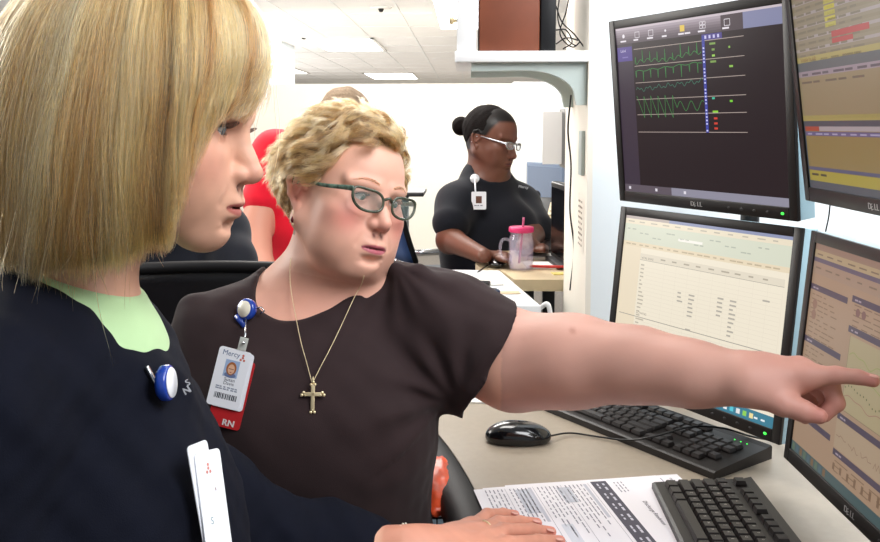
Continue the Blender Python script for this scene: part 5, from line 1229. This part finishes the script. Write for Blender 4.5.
# papers, pen, sticky note, keyboard, phone
item('paper_stack', 548, 266, .14, .12, .004, M_white, 'white papers lying right of the jar mug on the far desk', 'papers', 4, .0005)
item('document_stack', 552, 258, .16, .10, .010, M_white, 'thicker white document stack behind the red pen', 'papers', -4, .001)
p = H(552, 268, ZB+.006); o = MB().tube([p+V(-.065, .006, .0042), p+V(.05, -.004, .0042), p+V(.062, -.005, .0042)], [.0042, .0042, .001], 10).build('red_pen', M_redpl); tag(o, 'red pen lying on the white papers', 'pen')
item('sticky_note', 561, 274, .05, .035, .002, M_yel, 'yellow sticky note at the front edge of the far desk', 'note', 10, 0)
pk = H(543, 251, ZB); r = empty('keyboard', pk, 'flat black keyboard under the hand of the far woman', 'keyboard')
MB().box((pk[0]+.03, pk[1]+.06, ZB+.008), (.16, .34, .014), rotz(-.25), .003).build('keyboard_case', M_kb, r)
m = MB(); Rk = rotz(-.25)
for i in range(5):
    for j in range(15): m.box(V(pk[0]+.03, pk[1]+.06, ZB+.0175)+Rk@V(-.058+.029*i*.98, -.155+.0222*j, 0), (.025, .019, .006), Rk, 0)
m.build('keys', M_key, r)
ph = H(548, 243, ZB); r = empty('desk_phone', ph, 'black desk phone with handset and pale keypad beside the far monitor', 'phone')
Rp = rotz(-.35)@np.array([[1, 0, 0], [0, math.cos(.75), -math.sin(.75)], [0, math.sin(.75), math.cos(.75)]])
pc_ = ph+V(.02, .22, .075)
MB().box(pc_, (.20, .17, .03), Rp, .006).build('phone_body', M_black, r)
MB().box(pc_+Rp@V(.045, -.01, .018), (.085, .125, .006), Rp, .002).build('keypad_panel', M_birch, r)
m = MB()
for i in range(4):
    for j in range(5): m.box(pc_+Rp@V(.015+.02*i, -.055+.022*j, .0235), (.013, .012, .005), Rp, .001)
m.build('buttons', M_keybg, r)
hs = [pc_+Rp@V(-.058, -.075, .030), pc_+Rp@V(-.062, -.055, .045), pc_+Rp@V(-.064, 0, .055), pc_+Rp@V(-.062, .055, .045), pc_+Rp@V(-.058, .078, .030)]
MB().tube(cat_rom(hs, 16), [.020, .020, .019, .015, .012, .0115, .011, .011, .011, .011, .0115, .012, .015, .019, .020, .020], 12).build('handset', M_black, r)
MB().box((ph[0]+.02, ph[1]+.24, ZB+.02), (.17, .14, .04), rotz(-.35), .006).build('phone_foot', M_black, r)
def slab_monitor(c, w, h, az, label, m_back, stand_z=ZB, th=.04, ms=None):
    r = empty('monitor', V(c[0], c[1], stand_z), label, 'monitor', 'screens on the far desk'); R = rotz(math.radians(az))
    MB().box(c, (w, th, h), R, .004).build('monitor_casing', m_back, r)
    MB().box(np.array(c)-R@V(0, th/2+.0005, 0), (w-.03, .002, h-.03), R, 0).build('screen', ms or M_mouse, r)
    if stand_z is not None:
        bx = np.array(c)+R@V(0, th/2+.02, 0); MB().tube([(bx[0], bx[1], stand_z+.01), (bx[0], bx[1], c[2])], .016, 12).build('stand_pole', M_trimdk, r)
        MB().box((bx[0], bx[1], stand_z+.008), (.18, .15, .014), R, .003).build('base_plate', M_trimdk, r)
slab_monitor(P(564.5, 223, 2.56), .26, .235, -84, 'black monitor seen edge on at the right end of the far desk', M_black, th=.030)
slab_monitor(P(549, 186, 3.45), .085+.20, .185, -62, 'upper blue grey monitor standing behind the desk phone', M_bluegrey, ms=M_scrblue)
item('monitor_riser', 549, 238, .12, .10, .10, M_bluegrey, 'blue grey box standing behind the desk phone', 'box', -40, .004, dy=.45)
o = MB().box(P(554, 138, 2.72), (.072, .004, .168), rotz(-.1), 0).build('paper_sign', M_white); tag(o, 'blank white sheet hanging above the far monitors', 'sheet')
o = simple('wall_screen', P(567, 138, 2.66), (.02, .26, .19), M_black, 'black screen seen edge on above the far desk beside the hanging sheet', 'screen', .004)
# office chairs and stand behind
def office_chair(p, az, label, m_back, back_w=.44, back_h=.50, back_z=.60, seat_z=.48, mesh=True):
    r = empty('office_chair', (p[0], p[1], 0), label, 'chair'); R = rotz(math.radians(az)); P0 = V(p[0], p[1], 0)
    MB().box(P0+V(0, 0, seat_z), (.48, .46, .07), R, .03).build('seat', M_chairg, r)
    vs = []; fs = []; n = 12
    for i in range(n+1):
        for j in range(n+1):
            x = (i/n-.5)*back_w*(1-.12*(j/n)**3); zq = back_z+back_h*j/n; y = .23+.05*(j/n)-.06*(x/back_w*2)**2+.03*math.sin(j/n*PI); vs += [P0+R@V(x, y, zq)]
    for i in range(n):
        for j in range(n): a_ = i*(n+1)+j; fs.append((a_, a_+n+1, a_+n+2, a_+1))
    o = MB().add(vs, fs, 0, True).build('backrest', m_back, r); so = o.modifiers.new('t', 'SOLIDIFY'); so.thickness = .02
    edge = [vs[j] for j in range(n+1)]+[vs[i*(n+1)+n] for i in range(n+1)]+[vs[n*(n+1)+j] for j in range(n, -1, -1)]+[vs[i*(n+1)] for i in range(n, -1, -1)]
    MB().tube(edge[:-1], .012, 8, closed=True).build('back_frame', M_black2, r)
    MB().tube([P0+R@V(0, .10, seat_z-.03), P0+R@V(0, .30, seat_z), P0+R@V(0, .27, back_z+.1)], .018, 10).build('back_support', M_black, r)
    MB().tube([P0+V(0, 0, .09), P0+V(0, 0, seat_z-.03)], .025, 12).build('gas_column', M_silver, r)
    for k in range(5):
        a_ = 2*PI*k/5+.3; t = P0+V(.27*math.cos(a_), .27*math.sin(a_), .07); MB().tube([P0+V(0, 0, .10), t], [.022, .014], 8).build('leg', M_black, r)
        MB().lathe([(0, -.012), (.026, -.012), (.026, .012), (0, .012)], t-V(0, 0, .042), frame(V(-math.sin(a_), math.cos(a_), 0), V(0, 0, 1), V(math.cos(a_), math.sin(a_), 0))).build('caster', M_black, r)
    return r
pb_ = P(436, 235, 3.5); office_chair((pb_[0]+.06, pb_[1]), 100, 'blue mesh office chair left of the woman at the far desk', M_bluemesh, back_z=.78, back_h=.42, seat_z=.66)
pb_ = P(200, 300, 1.62); office_chair((pb_[0], pb_[1]-.20), 10, 'black leather office chair behind the nurse in the brown top', M_leather, back_w=.46, back_z=.62, back_h=.40, seat_z=.46)
ps = P(405, 225, 4.2); r = empty('pole_stand', (ps[0], ps[1], 0), 'chrome pole stand with tray between the nurse and the blue chair', 'stand')
MB().tube([(ps[0], ps[1], .05), (ps[0], ps[1], P(0, 192, 4.2)[2])], .020, 12).build('pole', M_silver, r); MB().tube([(ps[0]-.04, ps[1], .05), (ps[0]-.04, ps[1], P(0, 192, 4.2)[2])], .012, 12).build('pole', M_silver, r)
MB().box((ps[0]+.02, ps[1], P(0, 192, 4.2)[2]), (.16, .30, .02), None, .004).build('tray', M_trimdk, r)
for k in (-1, 1): MB().tube([(ps[0], ps[1], .05), (ps[0]+.25*k, ps[1]-.1, .03)], .014, 8).build('leg', M_silver, r)
zz_ = P(0, 254, 4.2)[2]; MB().tube([(ps[0]-.02, ps[1], zz_), (ps[0]+.17, ps[1], zz_+.01)], .016, 8).build('crossbar', M_silver, r)
rW, frW, nbW = woman_bob()
rS, frS, nbS, lsS = woman_pointing()
rB = woman_desk(); rM = man_red(); rD = dark_person()
# ------------------------------------------------------------------ things people wear
bpy.context.view_layer.update()
def surf(obs, px, py, off=0.0):
    """first point of the given objects along a line from the room's front towards that spot"""
    d = nrm(CF+(px-PX0)/FPX*CR+(PY0-py)/FPX*CU); best = None
    for o in obs:
        o0 = Vector(tuple(wpos(o))); ok, loc, n, i = o.ray_cast(Vector(tuple(CC))-o0, Vector(tuple(d)))
        if ok:
            t = (loc+o0-Vector(tuple(CC))).length
            if best is None or t < best[0]: best = (t, np.array(loc+o0), np.array(n))
    if best is None: return P(px, py, 1.15), -d
    n = best[2] if np.dot(best[2], d) < 0 else -best[2]
    return best[1]+n*off-d*off*.5, n
kids = lambda r: {c.name.split('.')[0]: c for c in r.children}
S = kids(rS); W = kids(rW); Bk = kids(rB)
chest = [S['brown_top'], S['body']]
# glasses on the pointing nurse
eyeglasses(frS, None, .0260, .0158, M_gframe, M_teal, M_lens_t, 'green patterned cat eye glasses worn by the nurse who points', r=.0020, half=.0345, wing=.008, x=.1085)
# necklace and cross
nk = empty('necklace', surf(chest, 313, 397)[0], 'thin gold necklace with a cross lying on the brown top', 'necklace')
def drape(px):
    q = cat_rom([(x, y, 0) for x, y in px], 34)[:, :2]; dep = []
    for x, y in q: dep.append(np.dot(surf(chest, x, y)[0]-CC, CF))
    dep = np.array(dep); dm = np.array([dep[max(0, k-2):k+3].min() for k in range(len(dep))]); dm = np.convolve(np.pad(dm, 2, 'edge'), np.ones(5)/5, 'valid')
    return [P(x, y, min(d, e)-.0016) for (x, y), d, e in zip(q, dm, dep)]
lp = drape([(291, 258), (290, 272), (291, 290), (296, 318), (301, 342), (307, 364), (312, 383)])
rp = drape([(312.5, 383), (320, 368), (331, 347), (343, 322), (354, 298), (361, 285), (364, 276)])
for pp in (lp, rp):
    q = cat_rom(pp, 110); m = MB(); m.tube(q, .00042, 6)
    for i in range(0, 110): m.ball(q[i], (.0007, .0007, .0007), n=6)
    m.build('chain', M_gold, nk)
cp, cn = surf(chest, 313, 398, .003); cn = nrm(-CF+CU*.15); cu = nrm(CU-cn*np.dot(CU, cn)); crr = np.cross(cu, cn); Rc = frame(crr, cu, cn)*1.22; m = MB()
m.box(cp, (.0042, .028, .0022), Rc, .0006); m.box(cp+Rc@V(0, .0035, 0), (.019, .0042, .0022), Rc, .0006)
for q in ((0, .0145), (0, -.0145), (-.0100, .0035), (.0100, .0035)):
    for d in ((0, .0018), (.0019, -.0008), (-.0019, -.0008)): m.ball(cp+Rc@V(q[0]+d[0], q[1]+d[1], 0), (.0018, .0018, .0013), Rc, n=10)
m.tube([cp+Rc@V(0, .0155+.0035*math.cos(t)+.003, .0025*math.sin(t)) for t in np.linspace(0, 6, 14)], .0006, 6)
m.build('cross_pendant', M_gold, nk)
# earring
e0 = frS.p((-.004, -.083, -.040)); er = empty('earring', e0, 'small dark red drop earring below the ear of the pointing nurse', 'earring')
MB().tube([e0+CV(0, -.0005*k, 0)*4 for k in range(5)], .0006, 6).build('ear_wire', M_gold, er)
m = MB(); m.ball(e0+CV(0, -.013, 0), (.0035, .0035, .0048), n=14); m.build('bead', M_garnet, er); MB().ball(e0+CV(0, -.0195, 0), .0018, n=10).build('gold_ball', M_gold, er)
# id badges
def card(org, ex, ey, w, h, art=None, m=M_card, th=.0009, name='card', parent=None, rad=.004):
    ex = nrm(ex); ey = nrm(ey-ex*np.dot(ex, ey)); n = np.cross(ex, ey)
    if np.dot(n, CF) > 0: n = -n
    R = frame(ex, ey, n); b = MB(); pts = []
    for (cx, cy, a0) in ((w-rad, h-rad, 0), (rad, h-rad, 90), (rad, rad, 180), (w-rad, rad, 270)):
        for k in range(5): a_ = math.radians(a0+22.5*k); pts.append((cx+rad*math.cos(a_), cy+rad*math.sin(a_)))
    vs = [org+R@V(x, y, 0) for x, y in pts]+[org+R@V(x, y, th) for x, y in pts]; k = len(pts)
    b.add(vs, [tuple(range(k))[::-1], tuple(range(k, 2*k))]+[(i, (i+1) % k, k+(i+1) % k, k+i) for i in range(k)]); o = b.build(name, m, parent)
    if art: a = Art(); art(a, w, h); a.build(name+'_print', M_artg, org+R@V(0, 0, th+.00003), R, parent=o)
    return o
def id_art(a, w, h):
    a.text('Mercy', w*.14, h*.845, .0068, '5a6f94', 1, width=w*.52); 
    for k, (dx, dy) in enumerate(((0, .0), (-.0022, -.003), (.0022, -.003), (0, .003))): a.disc(w*.76+dx, h*.885+dy, .0015, 'c86a5a', 1)
    a.rect(w*.28, h*.52, w*.72, h*.81, '9fb4d6', 1); a.disc(w*.50, h*.555, w*.18, '6d7ba0', 2, ry=h*.045); a.disc(w*.50, h*.665, w*.155, 'a4653c', 2, ry=h*.115); a.disc(w*.50, h*.655, w*.105, 'e0b294', 3, ry=h*.085)
    a.rect(w*.42, h*.655, w*.58, h*.665, '6a4a40', 4); a.disc(w*.5, h*.605, w*.035, 'b0605a', 4, ry=h*.008)
    a.text('Susan', w*.36, h*.45, .0046, '3c4254', 1); a.text('Davis', w*.37, h*.385, .0046, '3c4254', 1)
    for k in range(2): a.scribble(w*.16, h*(.33-.035*k), w*.7, .0016, '8f96a8', 1, 6)
    x = w*.18; random.seed(3)
    while x < w*.85: ww = random.choice((.0006, .0010, .0015)); a.rect(x, h*.14, x+ww, h*.235, '30323c', 1); x += ww+random.choice((.0007, .0012))
def rn_art(a, w, h): a.text('RN', w*.33, h*.055, .0085, 'f4f2f0', 1, bold=.0004)
def quad(p_tl, p_tr, p_bl, Zt, Zb):
    a, b, c = P(*p_tl, Zt), P(*p_tr, Zt+.01), P(*p_bl, Zb); return a, b, c
_, nn = surf([S['brown_top']], 235, 380); Zc = min(np.dot(surf([S['brown_top']], x, y)[0]-CC, CF) for x, y in ((228, 345), (258, 350), (212, 405), (245, 415), (235, 380)))-.006
bd = empty('id_badge', P(235, 380, Zc), 'white identity card with red strip clipped to the brown top', 'badge')
def place(tl, tr, bl, Z, **k):
    a, b, c = P(*tl, Z), P(*tr, Z), P(*bl, Z); ex = nrm(b-a); w = np.linalg.norm(b-a); h = np.linalg.norm(c-a); return c, b-a, a-c, w, h
org, ex, ey, w_, h_ = place((230, 357), (262, 365), (207, 423), Zc+.003); card(org, ex, ey, w_*1.0, h_, None, M_redcard, name='red_card', parent=bd); 
rc_ = org
org, ex, ey, w_, h_ = place((230, 350), (261, 357), (211, 405), Zc+.0015); card(org, ex, ey, w_, h_, None, M_card, name='rear_card', parent=bd)
org, ex, ey, w_, h_ = place((226, 347), (258, 355), (206, 403), Zc); cd = card(org, ex, ey, w_, h_, id_art, M_card, name='photo_card', parent=bd)
nI = nrm(ex); a = Art(); a.text('RN', 0, 0, .0085, 'f6f4f2', 1, bold=.0004)
o2, ex2, ey2, w2, h2 = place((230, 357), (262, 365), (207, 423), Zc+.003); exn = nrm(ex2); eyn = nrm(ey2-exn*np.dot(exn, ey2)); a.build('letters', M_artg, o2+exn*w2*.46+eyn*.0030-CF*.0014, frame(exn, eyn, -CF), parent=bd)
st = surf([S['brown_top']], 247, 318, .004)[0]; sl = P(243, 352, Zc-.001)
MB().box(P(243, 344, Zc-.001), (.011, .0016, .017), np.stack([CR, -CF, CU], 1)@np.array([[math.cos(.25), 0, math.sin(.25)], [0, 1, 0], [-math.sin(.25), 0, math.cos(.25)]]), .0004).build('strap_clip', M_clear, bd)
MB().ball(P(243.5, 343, Zc-.004), .0022, n=10).build('snap', M_silver, bd)
MB().tube([st, P(245, 337, Zc+.002)], .0012, 8).build('cord', M_silver, bd)
nr = nrm(-CF*.8-CR*.45+CU*.2); rr_ = nrm(np.cross(CU, nr)); ru = np.cross(nr, rr_); Rr = frame(rr_, ru, nr); rc0 = surf([S['brown_top'], S['body']], 248, 313, .008)[0]
MB().lathe([(0, -.004), (.0145, -.004), (.0150, .0), (.0150, .004), (.0130, .0062), (0, .0062)], rc0, Rr).build('badge_reel', M_blue, bd)
MB().lathe([(0, .0064), (.0115, .0064), (.0110, .0072), (0, .0076)], rc0, Rr).build('reel_face', M_cream, bd)
MB().tube([rc0+Rr@V(-.0125, -.010, .003), rc0+Rr@V(.002, -.024, .003)], [.006, .003], 8).build('reel_neck', M_blue, bd)
MB().tube([rc0+CV(.012, .002, .0), rc0+CV(.020, .003, 0), rc0+CV(.024, -.002, 0), rc0+CV(.018, -.006, 0)], .0012, 6).build('pin_clip', M_silver, bd)
# badge and reel on the blonde woman
wt = [W['scrub_top'], W['green_shirt']]
p0, n0 = surf(wt, 156, 385, .010); bw_ = empty('id_badge', p0, 'blue badge reel and white cards hanging on the navy scrubs', 'badge')
nr = nrm(CR*.98-CF*.02+CU*.1); ru = nrm(CU-nr*np.dot(CU, nr)); rr_ = np.cross(ru, nr); Rr = frame(rr_, ru, nr)
MB().lathe([(0, -.0045), (.0150, -.0045), (.0160, -.002), (.0160, .003), (.0145, .0050), (0, .0050)], p0, Rr).build('badge_reel', M_blue, bw_)
MB().lathe([(0, .0052), (.0135, .0052), (.0130, .0060), (0, .0066)], p0, Rr).build('reel_face', M_card, bw_)
MB().box(p0+CV(-.012, .006, 0), (.003, .005, .020), np.stack([CR, -CF, CU], 1)@np.array([[math.cos(-.5), 0, math.sin(-.5)], [0, 1, 0], [-math.sin(-.5), 0, math.cos(-.5)]]), .001).build('clip', M_silver, bw_)
Zs = [np.dot(surf(wt, x, y)[0]-CC, CF) for x, y in ((185, 455), (205, 450), (200, 500), (222, 520))]; Zq = min(Zs)-.030
def card2(tl, tr, bl, dz, nm):
    a, b, c = P(*tl, Zq+dz), P(*tr, Zq+dz+.028), P(*bl, Zq+dz-.004); ex = b-a; w = np.linalg.norm(ex); h = np.linalg.norm(c-a)
    exn = nrm(ex); n = np.cross(exn, nrm(a-c))
    def art(q, W_, H_):
        for (dx, dy) in ((0, 0), (-.002, -.003), (.002, -.003), (0, .003)): q.disc(W_*.45+dx, H_*.83+dy, .0014, 'd08a80', 1)
        q.rect(W_*.62, H_*.60, W_*.65, H_*.63, '7a3a40', 1); q.text('S', W_*.3, H_*.30, .006, '8aa0a8', 1)
    return card(c, ex, a-c, w, h, art if nm == 'front_card' else None, M_card, name=nm, parent=bw_)
card2((182, 449), (202, 441), (205, 556), .003, 'rear_card'); card2((181, 458), (207, 452), (207, 560), 0, 'front_card')
# emblem stitched on the lapel
pe, ne = surf(wt, 187, 396, .0022); a = Art(); a.text('N', 0, 0, .007, 'e4e6ea', 1, bold=.0004); a.text('S', .006, .006, .006, 'e4e6ea', 1, bold=.0003)
a.build('emblem', M_artg, pe-CR*.003, frame(nrm(CR+CU*.6), nrm(CU-CR*.6), -CF), parent=W['scrub_top'])
pe, ne = surf([Bk['black_top']], 517, 189, .006); a = Art(); a.text('Mercy', 0, 0, .010, 'd8dadd', 1, bold=.0004)
a.build('emblem', M_artg, pe, frame(nrm(CR*.9-CF*.1-CU*.12), nrm(CU+CR*.13), -CF), parent=Bk['black_top'])
# ring and bracelet
fp, fq = H(476, 534, .790), H(498, 523, .781); ax = nrm(H(498, 523, .781)-H(474, 536, .785)); c = H(474, 536, .785)*.55+H(498, 523, .781)*.45
u = nrm(np.cross(ax, (0, 0, 1))); w_ = np.cross(u, ax); o = MB().tube([c+(u*math.cos(t)+w_*math.sin(t))*.0112 for t in np.linspace(0, 2*PI, 33)[:-1]], .0013, 8, closed=True, flat=1.0).build('finger_ring', M_gold); tag(o, 'gold ring on the hand that rests on the papers', 'ring')
a, b = P(384, 556, 1.05), H(425, 549, .787); ax = nrm(b-a); c = H(408, 551, .787); u = nrm(np.cross(ax, (0, 0, 1))); w_ = np.cross(u, ax)
r = empty('bracelet', c, 'pale silver bracelet on the wrist at the papers', 'bracelet')
MB().tube([c+(u*math.cos(t)*1.0+w_*math.sin(t))*.0285 for t in np.linspace(0, 2*PI, 41)[:-1]], .0030, 8, closed=True).build('band', M_silver, r)
m = MB()
for k in range(24): t = 2*PI*k/24; m.ball(c+(u*math.cos(t)+w_*math.sin(t))*.0312-ax*.0, .0016, n=8)
m.build('beads', M_cream, r)
# badges further back
p0, _ = surf([Bk['black_top']], 474, 181, .012); b3 = empty('id_badge', p0, 'white badge hanging on the black top of the woman at the far desk', 'badge')
RR = np.stack([CR, -CF, CU], 1); RL = frame(CR, CU, -CF)
MB().lathe([(0, -.004), (.016, -.004), (.016, .004), (0, .005)], p0, RL).build('badge_reel', M_card, b3)
p1, _ = surf([Bk['black_top']], 476, 201, .014); 
cc_ = card(p1-CR*.026-CU*.032, CR*1.0-CF*.12, CU, .050, .060, lambda a, w, h: (a.rect(w*.3, h*.35, w*.7, h*.75, '6a4a40', 1), a.scribble(w*.2, h*.2, w*.6, .003, '7a8090', 1, 3)), M_card, name='badge_card', parent=b3)
MB().tube([p0-CF*.002, P(475.5, 192, np.dot(p1-CC, CF)-.003)], .003, 6).build('cord', M_card, b3)
def area(loc, target, sx, sy, power, col=(1, 1, 1), name='light'):
    l = bpy.data.lights.new(name, 'AREA'); l.shape = 'RECTANGLE'; l.size = sx; l.size_y = sy; l.energy = power; l.color = col
    o = bpy.data.objects.new(name, l); COL.objects.link(o); o.location = tuple(loc)
    o.rotation_euler = (Vector(target)-Vector(loc)).to_track_quat('-Z', 'Y').to_euler(); return o
w = bpy.data.worlds.new('world'); SC.world = w; w.use_nodes = True
w.node_tree.nodes['Background'].inputs['Color'].default_value = (.93, .96, 1.0, 1); w.node_tree.nodes['Background'].inputs['Strength'].default_value = .42
SC.cycles.use_denoising = True
area((-.1, 2.0, 2.45), (.2, 2.6, 1.1), .8, .8, 26, (1, .97, .93))  # unseen fill added to brighten the far desk woman and the hanging sheet
area((-1.2, 11, 2.4), (-1.2, 11, 0), 3, 5, 420, (1, .97, .92)); area((.0, 6.6, 2.42), (0, 8.6, 1.0), 3, 1.2, 100, (1, .965, .90)); area((0.0, 18, 2.4), (0, 18, 0), 4, 6, 600, (1, .98, .95))
area((-.6, 3.6, 2.45), (-.5, 3.2, 0), 1.2, 1.2, 70, (1, .97, .93)); area((1.1, .2, 2.45), (.8, 1.87, 1.2), 1.2, 1.2, 60, (.97, .98, 1)); area((-2.6, 2.6, 1.9), (-.2, 1.4, 1.0), 1.2, 1.4, 60, (1, .96, .9), 'side fill light')
area((-5.5, 14, 1.3), (0, 15, 2.5), 10, 2.2, 420, (1, .99, .97), 'side fill light'); area((1.15, 1.25, 2.4), (.9, 1.87, 1.3), .8, .5, 14, (.95, .98, 1)); area((-2.5, 5.0, 1.2), (0, 7, 2.5), 4, 1.6, 60, (1, .98, .95), 'side fill light')  # unseen fills added: side areas aimed up for the ceiling, one for wall_right
